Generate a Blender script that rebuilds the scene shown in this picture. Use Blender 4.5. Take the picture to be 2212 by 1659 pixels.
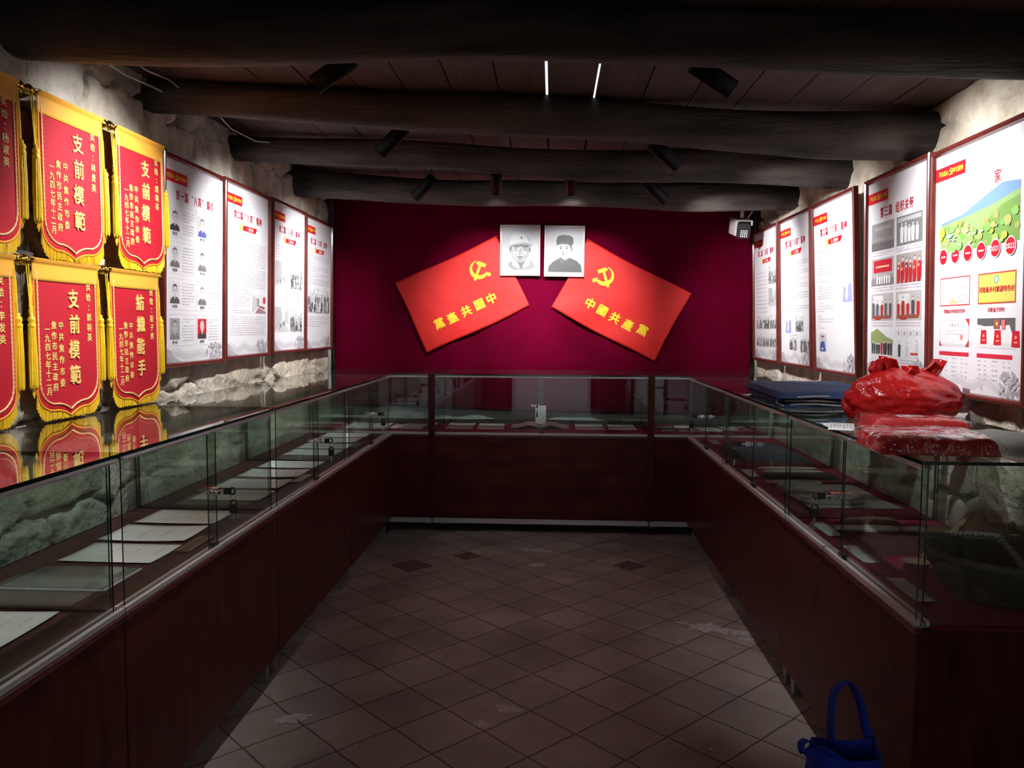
import bpy, math, random
import numpy as np
from mathutils import Vector, Matrix, noise as mnoise
PI = math.pi
SC = bpy.context.scene
COL = SC.collection
for _o in list(bpy.data.objects):
    bpy.data.objects.remove(_o)

# ------------------------------------------------------------------ camera, world, daylight, exposure
cam_data = bpy.data.cameras.new('camera')
cam_data.sensor_fit = 'HORIZONTAL'; cam_data.sensor_width = 36.0
cam_data.lens = 1725.0 / 2212.0 * 36.0
cam_data.clip_start = 0.02
cam = bpy.data.objects.new('camera', cam_data); COL.objects.link(cam)
YAW, PITCH, ROLL = 0.05013, 0.07203, 0.00529
_f = Vector((-math.sin(YAW)*math.cos(PITCH), math.cos(YAW)*math.cos(PITCH), -math.sin(PITCH)))
_r = Vector((math.cos(YAW), math.sin(YAW), 0)); _u = _r.cross(_f)
_r2 = _r*math.cos(ROLL) + _u*math.sin(ROLL); _u2 = _r2.cross(_f)
cam.matrix_world = Matrix(((_r2.x, _u2.x, -_f.x, 0), (_r2.y, _u2.y, -_f.y, 0), (_r2.z, _u2.z, -_f.z, 1.35), (0, 0, 0, 1)))
SC.camera = cam

world = bpy.data.worlds.new('daylight'); SC.world = world
world.use_nodes = True
_bg = world.node_tree.nodes['Background']
_bg.inputs[0].default_value = (0.80, 0.88, 1.0, 1); _bg.inputs[1].default_value = 1.25

DOOR_X0, DOOR_X1, DOOR_Y, DOOR_Z = -0.62, 0.60, -1.9, 2.02
_pd = bpy.data.lights.new('doorway_daylight', 'AREA'); _pd.shape = 'RECTANGLE'
_pd.size = DOOR_X1-DOOR_X0; _pd.size_y = DOOR_Z-0.03; _pd.cycles.is_portal = True
_po = bpy.data.objects.new('doorway_daylight', _pd); COL.objects.link(_po)
_po.location = ((DOOR_X0+DOOR_X1)/2, DOOR_Y-0.03, DOOR_Z/2); _po.rotation_euler = (PI/2, 0, 0)

SC.view_settings.view_transform = 'Standard'; SC.view_settings.look = 'None'
SC.view_settings.gamma = 1.0; SC.view_settings.exposure = 0.12
SC.view_settings.use_curve_mapping = False
try:
    SC.cycles.use_denoising = True
    SC.cycles.max_bounces = 10; SC.cycles.transparent_max_bounces = 32
    SC.cycles.glossy_bounces = 6; SC.cycles.sample_clamp_indirect = 6.0
    SC.cycles.caustics_reflective = False; SC.cycles.caustics_refractive = False
except Exception:
    pass

SPOT = {'LL': 20, 'L0': 48, 'L1': 88, 'L2': 95, 'L3': 85, 'RR': 30, 'R0': 46, 'R1': 95, 'R2': 95, 'R3': 85, 'C1': 108, 'C2': 108}

# ------------------------------------------------------------------ materials
MATS = {}
def sock(bsdf, key, val):
    if key in bsdf.inputs: bsdf.inputs[key].default_value = val
def pmat(name, col, rough=0.6, metal=0.0, col2=None, nscale=6.0, stretch=(1, 1, 1), bump=0.0, bscale=40.0, sheen=0.0, coat=0.0,
         emit=None, spec=None, detail=6.0, contrast=(0.3, 0.7), transl=0.0):
    if name in MATS: return MATS[name]
    m = bpy.data.materials.new(name); m.use_nodes = True
    nt = m.node_tree; N = nt.nodes; L = nt.links
    b = N['Principled BSDF']
    b.inputs['Base Color'].default_value = (*col, 1)
    b.inputs['Roughness'].default_value = rough; b.inputs['Metallic'].default_value = metal
    if sheen: sock(b, 'Sheen Weight', sheen); sock(b, 'Sheen Roughness', 0.35); sock(b, 'Sheen Tint', (min(1, col[0]*3+.1), min(1, col[1]*3), min(1, col[2]*3), 1))
    if coat: sock(b, 'Coat Weight', coat); sock(b, 'Coat Roughness', 0.12)
    if spec is not None: sock(b, 'Specular IOR Level', spec)
    if emit: sock(b, 'Emission Color', (*emit[:3], 1)); sock(b, 'Emission Strength', emit[3])
    tc = N.new('ShaderNodeTexCoord'); mp = N.new('ShaderNodeMapping'); mp.inputs['Scale'].default_value = stretch
    L.new(tc.outputs['Object'], mp.inputs['Vector'])
    if col2 is not None:
        n = N.new('ShaderNodeTexNoise'); n.inputs['Scale'].default_value = nscale; n.inputs['Detail'].default_value = detail
        L.new(mp.outputs[0], n.inputs['Vector'])
        r = N.new('ShaderNodeValToRGB'); r.color_ramp.elements[0].position = contrast[0]; r.color_ramp.elements[1].position = contrast[1]
        r.color_ramp.elements[0].color = (*col, 1); r.color_ramp.elements[1].color = (*col2, 1)
        L.new(n.outputs['Fac'], r.inputs[0]); L.new(r.outputs[0], b.inputs['Base Color'])
    if bump:
        n2 = N.new('ShaderNodeTexNoise'); n2.inputs['Scale'].default_value = bscale; n2.inputs['Detail'].default_value = 4
        L.new(mp.outputs[0], n2.inputs['Vector'])
        bp = N.new('ShaderNodeBump'); bp.inputs['Strength'].default_value = bump; bp.inputs['Distance'].default_value = 0.01
        L.new(n2.outputs['Fac'], bp.inputs['Height']); L.new(bp.outputs[0], b.inputs['Normal'])
    if transl:
        t = N.new('ShaderNodeBsdfTranslucent'); t.inputs[0].default_value = (*col, 1)
        mx = N.new('ShaderNodeMixShader'); mx.inputs[0].default_value = transl
        L.new(b.outputs[0], mx.inputs[1]); L.new(t.outputs[0], mx.inputs[2])
        L.new(mx.outputs[0], N['Material Output'].inputs[0])
    MATS[name] = m
    return m

def glass(name, tint, base=0.045, rough=0.0, bump=0.0):
    """thin pane: straight-through transmission plus a Schlick mirror term that is the same from both faces"""
    if name in MATS: return MATS[name]
    m = bpy.data.materials.new(name); m.use_nodes = True
    nt = m.node_tree; N = nt.nodes; L = nt.links; N.clear()
    out = N.new('ShaderNodeOutputMaterial'); tr = N.new('ShaderNodeBsdfTransparent'); gl = N.new('ShaderNodeBsdfGlossy')
    tr.inputs[0].default_value = (*tint, 1); gl.inputs['Roughness'].default_value = rough; gl.inputs[0].default_value = (1, 1, 1, 1)
    lw = N.new('ShaderNodeLayerWeight'); lw.inputs['Blend'].default_value = 0.5
    pw = N.new('ShaderNodeMath'); pw.operation = 'POWER'; pw.inputs[1].default_value = 5.0
    ml = N.new('ShaderNodeMath'); ml.operation = 'MULTIPLY_ADD'; ml.inputs[1].default_value = 1-base; ml.inputs[2].default_value = base
    mx = N.new('ShaderNodeMixShader')
    L.new(lw.outputs['Facing'], pw.inputs[0]); L.new(pw.outputs[0], ml.inputs[0]); L.new(ml.outputs[0], mx.inputs[0])
    L.new(tr.outputs[0], mx.inputs[1]); L.new(gl.outputs[0], mx.inputs[2]); L.new(mx.outputs[0], out.inputs[0])
    if bump:
        n2 = N.new('ShaderNodeTexNoise'); n2.inputs['Scale'].default_value = 24; n2.inputs['Detail'].default_value = 3
        tc = N.new('ShaderNodeTexCoord'); L.new(tc.outputs['Object'], n2.inputs['Vector'])
        bp = N.new('ShaderNodeBump'); bp.inputs['Strength'].default_value = bump; bp.inputs['Distance'].default_value = 0.02
        L.new(n2.outputs['Fac'], bp.inputs['Height']); L.new(bp.outputs[0], gl.inputs['Normal']); L.new(bp.outputs[0], lw.inputs['Normal'])
    MATS[name] = m
    return m

def ink(c):
    """flat print colour"""
    k = 'print_%02x%02x%02x' % tuple(int(max(0, min(1, x))*255) for x in c)
    return pmat(k, tuple(max(0, min(1, x)) for x in c), 0.45, spec=0.3)
def g(v, t=(1, 1, 1)): return (v*t[0], v*t[1], v*t[2])

wood_panel = pmat('mahogany_laminate', (0.044, 0.0080, 0.0062), 0.32, col2=(0.108, 0.021, 0.0145), nscale=5, stretch=(5, 5, 0.9), spec=.18, detail=8)
wood_panel_h = pmat('mahogany_laminate_horizontal', (0.050, 0.0085, 0.0065), 0.32, col2=(0.135, 0.024, 0.017), nscale=4, stretch=(0.9, 5, 4.0), spec=.18, detail=8)
frame_wood = pmat('mahogany_moulding', (0.085, 0.012, 0.010), 0.28, col2=(0.16, 0.028, 0.022), nscale=20, stretch=(4, 4, .6), coat=0.5)
alu = pmat('aluminium_rail', (0.72, 0.71, 0.73), 0.40, 0.45, bump=0.05, bscale=200)
steel = pmat('steel_leg', (0.35, 0.34, 0.34), 0.42, 0.8)
chrome = pmat('chrome', (0.85, 0.85, 0.86), 0.12, 1.0)
black_plastic = pmat('black_plastic', (0.006, 0.006, 0.007), 0.35)
pane = glass('clear_pane', (0.935, 0.966, 0.950))
pane_top = glass('top_pane', (0.962, 0.982, 0.972), base=0.05)
pane_edge = pmat('pane_edge', (0.006, 0.022, 0.018), 0.12, spec=0.8)
lining_brown = pmat('brown_deck', (0.045, 0.011, 0.010), 0.6, col2=(0.06, 0.016, 0.013), nscale=8, stretch=(8, 1, 1))
lining_red = pmat('crimson_lining', (0.16, 0.006, 0.026), 0.9, sheen=0.4, bump=0.2, bscale=300)
gold = pmat('gold_plated', (0.95, 0.62, 0.10), 0.16, 1.0)
gold_thread = pmat('gold_thread', (0.98, 0.66, 0.13), 0.35, 0.12, col2=(1.0, 0.84, 0.36), nscale=260, bump=0.08, bscale=400)
fringe_m = pmat('yellow_silk_fringe', (0.92, 0.56, 0.010), 0.45, sheen=0.3, col2=(0.98, 0.70, 0.03), nscale=60)
satin = pmat('yellow_satin', (0.93, 0.44, 0.055), 0.42, sheen=0.2)
velvet_red = pmat('red_velvet', (0.50, 0.004, 0.018), 0.75, sheen=0.35, bump=0.12, bscale=500)
braid_m = pmat('gold_braid', (0.95, 0.62, 0.28), 0.45, 0.1, bump=0.2, bscale=220)
piping_m = pmat('orange_piping', (0.85, 0.30, 0.02), 0.5)

# ------------------------------------------------------------------ mesh helpers
class MB:
    def __init__(s): s.v = []; s.f = []; s.m = []; s.s = []
    def add(s, vs, fs, mi=0, smooth=False):
        o = len(s.v); s.v.extend([tuple(v) for v in vs])
        for i, f in enumerate(fs):
            s.f.append([o+k for k in f]); s.m.append(mi[i] if isinstance(mi, (list, tuple)) else mi); s.s.append(smooth)
        return s
    def box(s, x0, x1, y0, y1, z0, z1, mi=0, M=None):
        vs = [Vector((x, y, z)) for z in (z0, z1) for y in (y0, y1) for x in (x0, x1)]
        if M is not None: vs = [M @ v for v in vs]
        return s.add(vs, [(0, 2, 3, 1), (4, 5, 7, 6), (0, 1, 5, 4), (2, 6, 7, 3), (0, 4, 6, 2), (1, 3, 7, 5)], mi)
    def pane(s, x0, x1, y0, y1, z0, z1):
        d = [x1-x0, y1-y0, z1-z0]; k = d.index(min(d))
        mi = [0 if k == 2 else 1]*2 + [0 if k == 1 else 1]*2 + [0 if k == 0 else 1]*2
        return s.box(x0, x1, y0, y1, z0, z1, mi)
    def tube(s, pts, r, n=8, mi=0, caps=True, closed=False, smooth=True):
        pts = [Vector(p) for p in pts]; k = len(pts)
        rs = r if isinstance(r, (list, tuple)) else [r]*k
        rings = []; up = Vector((0, 0, 1))
        for i, p in enumerate(pts):
            a = pts[i-1] if (i > 0 or closed) else pts[0]; b = pts[(i+1) % k] if (i < k-1 or closed) else pts[-1]
            t = (b-a); t = t.normalized() if t.length > 1e-9 else Vector((1, 0, 0))
            w = up if abs(t.dot(up)) < 0.95 else Vector((0, 1, 0)) if abs(t.y) < .9 else Vector((1, 0, 0))
            e1 = t.cross(w).normalized(); e2 = t.cross(e1).normalized()
            if rings and not closed:
                pass
            rings.append([p + (e1*math.cos(2*PI*j/n) + e2*math.sin(2*PI*j/n))*rs[i] for j in range(n)])
        # align rings so consecutive ones do not twist
        for i in range(1, k):
            best = min(range(n), key=lambda q: (rings[i][q]-pts[i]-(rings[i-1][0]-pts[i-1])).length)
            rings[i] = rings[i][best:]+rings[i][:best]
            if (rings[i][1]-pts[i]-(rings[i-1][1]-pts[i-1])).length > (rings[i][-1]-pts[i]-(rings[i-1][1]-pts[i-1])).length:
                rings[i] = [rings[i][0]]+rings[i][:0:-1]
        vs = [v for rg in rings for v in rg]; fs = []
        for i in range(k if closed else k-1):
            i2 = (i+1) % k
            for j in range(n):
                j2 = (j+1) % n; fs.append((i*n+j, i*n+j2, i2*n+j2, i2*n+j))
        s.add(vs, fs, mi, smooth)
        if caps and not closed:
            s.add(rings[0], [tuple(range(n))[::-1]], mi); s.add(rings[-1], [tuple(range(n))], mi)
        return s
    def lathe(s, prof, n=20, M=None, mi=0, smooth=True):
        vs = []; fs = []
        for r, z in prof:
            for j in range(n):
                v = Vector((max(r, 1e-5)*math.cos(2*PI*j/n), max(r, 1e-5)*math.sin(2*PI*j/n), z)); vs.append(M @ v if M is not None else v)
        for i in range(len(prof)-1):
            for j in range(n):
                j2 = (j+1) % n; fs.append((i*n+j, i*n+j2, (i+1)*n+j2, (i+1)*n+j))
        return s.add(vs, fs, mi, smooth)
    def grid(s, nu, nv, fn, mi=0, smooth=True, closed_u=False, flip=False):
        vs = [fn(i/(nu-1 if not closed_u else nu), j/(nv-1)) for j in range(nv) for i in range(nu)]; fs = []
        for j in range(nv-1):
            for i in range(nu if closed_u else nu-1):
                i2 = (i+1) % nu; q = (j*nu+i, j*nu+i2, (j+1)*nu+i2, (j+1)*nu+i); fs.append(q[::-1] if flip else q)
        return s.add(vs, fs, mi, smooth)
    def poly(s, pts, mi=0): return s.add(pts, [tuple(range(len(pts)))], mi)
    def build(s, name, mats, parent=None, loc=None, rot=None, bevel=0.0, solid=0.0, subsurf=0):
        me = bpy.data.meshes.new(name); me.from_pydata(s.v, [], s.f)
        for m in (mats if isinstance(mats, (list, tuple)) else [mats]): me.materials.append(m)
        me.polygons.foreach_set('material_index', s.m); me.polygons.foreach_set('use_smooth', s.s); me.update()
        o = bpy.data.objects.new(name, me); COL.objects.link(o)
        if parent is not None: o.parent = parent
        if loc is not None: o.location = loc
        if rot is not None: o.rotation_euler = rot
        if solid: md = o.modifiers.new('thickness', 'SOLIDIFY'); md.thickness = solid; md.offset = 0
        if bevel: md = o.modifiers.new('bevel', 'BEVEL'); md.width = bevel; md.segments = 2; md.limit_method = 'ANGLE'
        if subsurf: md = o.modifiers.new('smooth', 'SUBSURF'); md.levels = subsurf; md.render_levels = subsurf
        return o

def tag(o, label=None, cat=None, group=None, kind=None):
    if label: o['label'] = label
    if cat: o['category'] = cat
    if group: o['group'] = group
    if kind: o['kind'] = kind
    return o
def thing(name, label, cat, loc=(0, 0, 0), rot=(0, 0, 0), group=None):
    o = bpy.data.objects.new(name, None); COL.objects.link(o); o.location = loc; o.rotation_euler = rot
    o.empty_display_size = 0.05
    return tag(o, label, cat, group)
def copy_tree(o, parent=None):
    c = o.copy(); COL.objects.link(c); c.parent = parent
    for ch in o.children: copy_tree(ch, c)
    return c
LEFT, RIGHT, BACK = PI/2, -PI/2, 0.0     # things face local -Y; turned to hang on the left wall, the right wall, the back curtain

# ---- lettering
GLY = {}
def glyph(ch, bold=0.0, ext=0.0):
    k = (ch, bold, ext)
    if k in GLY: return GLY[k]
    if bold:
        v0, f0 = glyph(ch, 0.0, ext); vs = []; fs = []
        for q, (dx, dy) in enumerate(((bold, 0), (-bold, 0), (0, bold), (0, -bold))):
            o = len(vs); vs += [(x+dx, y+dy, z+.0035*q) for x, y, z in v0]; fs += [tuple(i+o for i in f) for f in f0]
        GLY[k] = (vs, fs); return GLY[k]
    cu = bpy.data.curves.new('glyph', 'FONT'); cu.body = ch; cu.size = 1.0; cu.offset = bold; cu.extrude = ext; cu.resolution_u = 3
    ob = bpy.data.objects.new('glyph', cu); COL.objects.link(ob)
    dg = bpy.context.evaluated_depsgraph_get(); me = ob.evaluated_get(dg).to_mesh()
    vs = [tuple(v.co) for v in me.vertices]; fs = [tuple(p.vertices) for p in me.polygons]
    ob.evaluated_get(dg).to_mesh_clear(); bpy.data.objects.remove(ob); bpy.data.curves.remove(cu)
    if vs:
        x0 = min(v[0] for v in vs); x1 = max(v[0] for v in vs); cx = (x0+x1)/2
        vs = [(x-cx, y-0.36, z) for x, y, z in vs]
    GLY[k] = (vs, fs)
    return GLY[k]
def text(mb, s, x, z, size, y=-0.001, vertical=False, pitch=1.0, bold=0.012, ext=0.0, mi=0, rot=0.0, mirror=False, yfn=None, aspect=1.0):
    """lettering on the local front face (x right, z up); the anchor is the middle of the first glyph when vertical, the middle of the line when not"""
    n = len(s); ca, sa = math.cos(rot), math.sin(rot)
    for i, ch in enumerate(s):
        if ch == ' ': continue
        vs, fs = glyph(ch, bold, ext)
        ox, oz = (0, -i*pitch*size) if vertical else ((i-(n-1)/2)*pitch*size*aspect, 0)
        if mirror: ox = -ox
        P = []
        for gx, gy, gz in vs:
            a = (-gx if mirror else gx)*size*aspect+ox; b = gy*size+oz
            px = x+a*ca-b*sa; pz = z+a*sa+b*ca
            P.append((px, (y if yfn is None else yfn(px, pz)+y)-gz*size, pz))
        mb.add(P, [f[::-1] for f in fs] if mirror else fs, mi)

class Pic:
    """layers of flat colour printed on one sheet"""
    def __init__(s, y0=-0.0004, step=0.00012): s.mb = MB(); s.mats = []; s.y = y0; s.st = step; s.k = 0
    def mi(s, c):
        m = ink(c)
        if m not in s.mats: s.mats.append(m)
        return s.mats.index(m)
    def poly(s, pts, c):
        s.k += 1
        s.mb.poly([(x, s.y-s.k*s.st, z) for x, z in pts], s.mi(c))
    def rect(s, x0, x1, z0, z1, c): s.poly([(x0, z0), (x1, z0), (x1, z1), (x0, z1)], c)
    def ell(s, cx, cz, rx, rz, c, n=18, a0=0, a1=2*PI, tilt=0):
        ct, st = math.cos(tilt), math.sin(tilt)
        s.poly([(cx+rx*math.cos(t)*ct-rz*math.sin(t)*st, cz+rx*math.cos(t)*st+rz*math.sin(t)*ct) for t in [a0+(a1-a0)*i/(n-1 if a1-a0 < 6.2 else n) for i in range(n)]], c)
    def build(s, name, parent): return s.mb.build(name, s.mats, parent)

# ------------------------------------------------------------------ the shell
XL, XR, YB, Y0 = -1.618, 1.448, 5.78, -1.9
def ceil_z(x): return 2.325 - (x+1.6)*0.0425
# floor: terracotta-grey square pavers laid on the diagonal
fm = bpy.data.materials.new('grey_clay_pavers'); fm.use_nodes = True
_n = fm.node_tree; _N = _n.nodes; _L = _n.links; _b = _N['Principled BSDF']
_tc = _N.new('ShaderNodeTexCoord'); _mp = _N.new('ShaderNodeMapping'); _mp.inputs['Rotation'].default_value = (0, 0, PI/4)
_mp.inputs['Location'].default_value = (0.03, 0.05, 0)
_L.new(_tc.outputs['Object'], _mp.inputs['Vector'])
_dn = _N.new('ShaderNodeTexNoise'); _dn.inputs['Scale'].default_value = 9; _dn.inputs['Detail'].default_value = 3
_L.new(_tc.outputs['Object'], _dn.inputs['Vector'])
_ds = _N.new('ShaderNodeVectorMath'); _ds.operation = 'SCALE'; _ds.inputs['Scale'].default_value = 0.012
_L.new(_dn.outputs['Color'], _ds.inputs[0])
_da = _N.new('ShaderNodeVectorMath'); _da.operation = 'ADD'; _L.new(_mp.outputs[0], _da.inputs[0]); _L.new(_ds.outputs[0], _da.inputs[1])
_br = _N.new('ShaderNodeTexBrick'); _br.offset = 0.0; _br.inputs['Scale'].default_value = 1.0
_br.inputs['Brick Width'].default_value = 0.215; _br.inputs['Row Height'].default_value = 0.215; _br.inputs['Mortar Size'].default_value = 0.0036
_br.inputs['Mortar Smooth'].default_value = 0.2; _br.inputs['Bias'].default_value = -0.2
_br.inputs['Color1'].default_value = (0.40, 0.355, 0.335, 1); _br.inputs['Color2'].default_value = (0.32, 0.28, 0.262, 1); _br.inputs['Mortar'].default_value = (0.10, 0.088, 0.082, 1)
_L.new(_da.outputs[0], _br.inputs['Vector'])
_no = _N.new('ShaderNodeTexNoise'); _no.inputs['Scale'].default_value = 2.6; _no.inputs['Detail'].default_value = 8
_L.new(_tc.outputs['Object'], _no.inputs['Vector'])
_rp = _N.new('ShaderNodeValToRGB'); _rp.color_ramp.elements[0].position = .3; _rp.color_ramp.elements[0].color = (.62, .60, .58, 1); _rp.color_ramp.elements[1].position = .7; _rp.color_ramp.elements[1].color = (1.15, 1.1, 1.02, 1)
_L.new(_no.outputs['Fac'], _rp.inputs[0])
_mx = _N.new('ShaderNodeMix'); _mx.data_type = 'RGBA'; _mx.blend_type = 'MULTIPLY'; _mx.inputs[0].default_value = 1.0
_L.new(_br.outputs['Color'], _mx.inputs[6]); _L.new(_rp.outputs[0], _mx.inputs[7]); _L.new(_mx.outputs[2], _b.inputs['Base Color'])
_b.inputs['Roughness'].default_value = 0.72
_bp = _N.new('ShaderNodeBump'); _bp.inputs['Strength'].default_value = 0.5; _bp.inputs['Distance'].default_value = 0.006; _bp.invert = True
_L.new(_br.outputs['Fac'], _bp.inputs['Height']); _L.new(_bp.outputs[0], _b.inputs['Normal'])
mb = MB(); mb.box(XL-0.25, XR+0.25, Y0-0.2, YB+0.2, -0.08, 0.0)
# worn patches and lime splashes on the pavers
st_mats = [fm, pmat('dark_worn_paver', (0.10, 0.065, 0.058), 0.8, col2=(0.17, 0.13, 0.115), nscale=30), pmat('lime_splash', (.62, .60, .58), .8, col2=(.42, .39, .37), nscale=40)]
random.seed(4)
BLOT = [0]
def blot(x, y, r, mi, z, k=13, asp=1.0, rough=.3):
    pts = []; BLOT[0] += 1; z += BLOT[0]*.00006
    for i in range(k):
        a = 2*PI*i/k; rr = r*(1-rough+2*rough*random.random()); pts.append((x+rr*math.cos(a)*asp, y+rr*math.sin(a), z))
    mb.add([(x, y, z)]+pts, [(0, i+1, (i+1) % k+1) for i in range(k)], mi)
def diamond(x, y, r, mi, z):
    mb.poly([(x-r, y, z), (x, y-r, z), (x+r, y, z), (x, y+r, z)], mi)
for x, y, r in [(-.78, 4.387, .125), (.449, 4.471, .10), (-.49, 4.60, .09)]: diamond(x, y, r, 1, 0.0006)
for x, y, r in [(-.11, 4.75, .045), (-.05, 4.73, .03), (-.076, 4.44, .035), (.694, 3.556, .05), (.74, 3.53, .04), (.60, 3.60, .02), (.842, 3.50, .035), (.86, 3.42, .025), (-.157, 2.735, .022), (-.12, 2.72, .016), (-.229, 2.615, .02), (-.897, 2.607, .03), (-.86, 2.63, .025)]:
    blot(x, y, r, 2, 0.0009, 17, 1.5, .5)
for x, y in [(-.3, 2.9), (.2, 3.05), (.52, 2.5), (-.62, 2.45), (.1, 2.3), (.3, 2.85)]: blot(x, y, .006, 2, 0.0009, 6)
tag(mb.build('floor', st_mats), kind='structure')

# ceiling: boards running the length of the room, two daylight slits left open between them
ceil_wood = pmat('old_ceiling_boards', (0.060, 0.034, 0.029), 0.8, col2=(0.100, 0.058, 0.050), nscale=7, stretch=(6, .5, 1), bump=0.3, bscale=30)
mb = MB(); PW = 0.187; xs = [-0.03 + PW*k for k in range(-9, 9)]
random.seed(2)
for k in range(len(xs)-1):
    a, b = xs[k]+0.0025, xs[k+1]-0.0025
    if abs(xs[k]+0.03) < 1e-6 or abs(xs[k]-0.157) < 1e-6: a += 0.0025
    if abs(xs[k+1]+0.03) < 1e-6 or abs(xs[k+1]-0.157) < 1e-6: b -= 0.0025
    dz = random.uniform(0, .004); za, zb = ceil_z(a)+dz, ceil_z(b)+dz
    vs = [(a, Y0-.1, za), (b, Y0-.1, zb), (a, YB+.1, za), (b, YB+.1, zb), (a, Y0-.1, za+.018), (b, Y0-.1, zb+.018), (a, YB+.1, za+.018), (b, YB+.1, zb+.018)]
    mb.add(vs, [(0, 2, 3, 1), (4, 5, 7, 6), (0, 1, 5, 4), (2, 6, 7, 3), (0, 4, 6, 2), (1, 3, 7, 5)])
# unseen backing added above the boards to block light, open along the two slits
for x0, x1, y0, y1 in [(-1.75, -0.045, Y0-.1, YB+.1), (-0.012, .142, Y0-.1, YB+.1), (.172, 1.6, Y0-.1, YB+.1), (-.05, -.010, Y0-.1, 2.55), (-.05, -.010, 3.95, YB+.1), (.14, .174, Y0-.1, 2.55), (.14, .174, 3.60, YB+.1)]:
    za, zb = ceil_z(x0)+.026, ceil_z(x1)+.026
    vs = [(x0, y0, za), (x1, y0, zb), (x0, y1, za), (x1, y1, zb), (x0, y0, za+.03), (x1, y0, zb+.03), (x0, y1, za+.03), (x1, y1, zb+.03)]
    mb.add(vs, [(0, 2, 3, 1), (4, 5, 7, 6), (0, 1, 5, 4), (2, 6, 7, 3), (0, 4, 6, 2), (1, 3, 7, 5)])
tag(mb.build('ceiling', ceil_wood), kind='structure')

# rubble stone walls
def stone_material():
    m = bpy.data.materials.new('limestone_rubble'); m.use_nodes = True
    nt = m.node_tree; N = nt.nodes; L = nt.links; b = N['Principled BSDF']; b.inputs['Roughness'].default_value = 0.9; sock(b, 'Specular IOR Level', 0.2)
    at = N.new('ShaderNodeAttribute'); at.attribute_name = 'stone'
    tc = N.new('ShaderNodeTexCoord'); n = N.new('ShaderNodeTexNoise'); n.inputs['Scale'].default_value = 9; n.inputs['Detail'].default_value = 9
    L.new(tc.outputs['Object'], n.inputs['Vector'])
    r = N.new('ShaderNodeValToRGB'); e = r.color_ramp.elements
    e[0].position = .30; e[0].color = (.40, .345, .275, 1); e[1].position = .62; e[1].color = (.70, .635, .53, 1)
    L.new(n.outputs['Fac'], r.inputs[0])
    mx = N.new('ShaderNodeMix'); mx.data_type = 'RGBA'; mx.blend_type = 'MULTIPLY'; mx.inputs[0].default_value = 1.0
    L.new(r.outputs[0], mx.inputs[6]); L.new(at.outputs['Color'], mx.inputs[7]); L.new(mx.outputs[2], b.inputs['Base Color'])
    n2 = N.new('ShaderNodeTexNoise'); n2.inputs['Scale'].default_value = 38; n2.inputs['Detail'].default_value = 8; L.new(tc.outputs['Object'], n2.inputs['Vector'])
    bp = N.new('ShaderNodeBump'); bp.inputs['Strength'].default_value = 0.75; bp.inputs['Distance'].default_value = 0.02
    L.new(n2.outputs['Fac'], bp.inputs['Height']); L.new(bp.outputs[0], b.inputs['Normal'])
    return m
stone_m = stone_material()
def smooth_noise(rng, s, t, scale):
    """value noise on arrays"""
    G = rng.random((64, 64)); a = s*scale; b = t*scale
    i = np.floor(a).astype(int); j = np.floor(b).astype(int); fa = a-i; fb = b-j
    fa = fa*fa*(3-2*fa); fb = fb*fb*(3-2*fb)
    q = lambda ii, jj: G[ii % 64, jj % 64]
    return q(i, j)*(1-fa)*(1-fb)+q(i+1, j)*fa*(1-fb)+q(i, j+1)*(1-fa)*fb+q(i+1, j+1)*fa*fb
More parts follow.
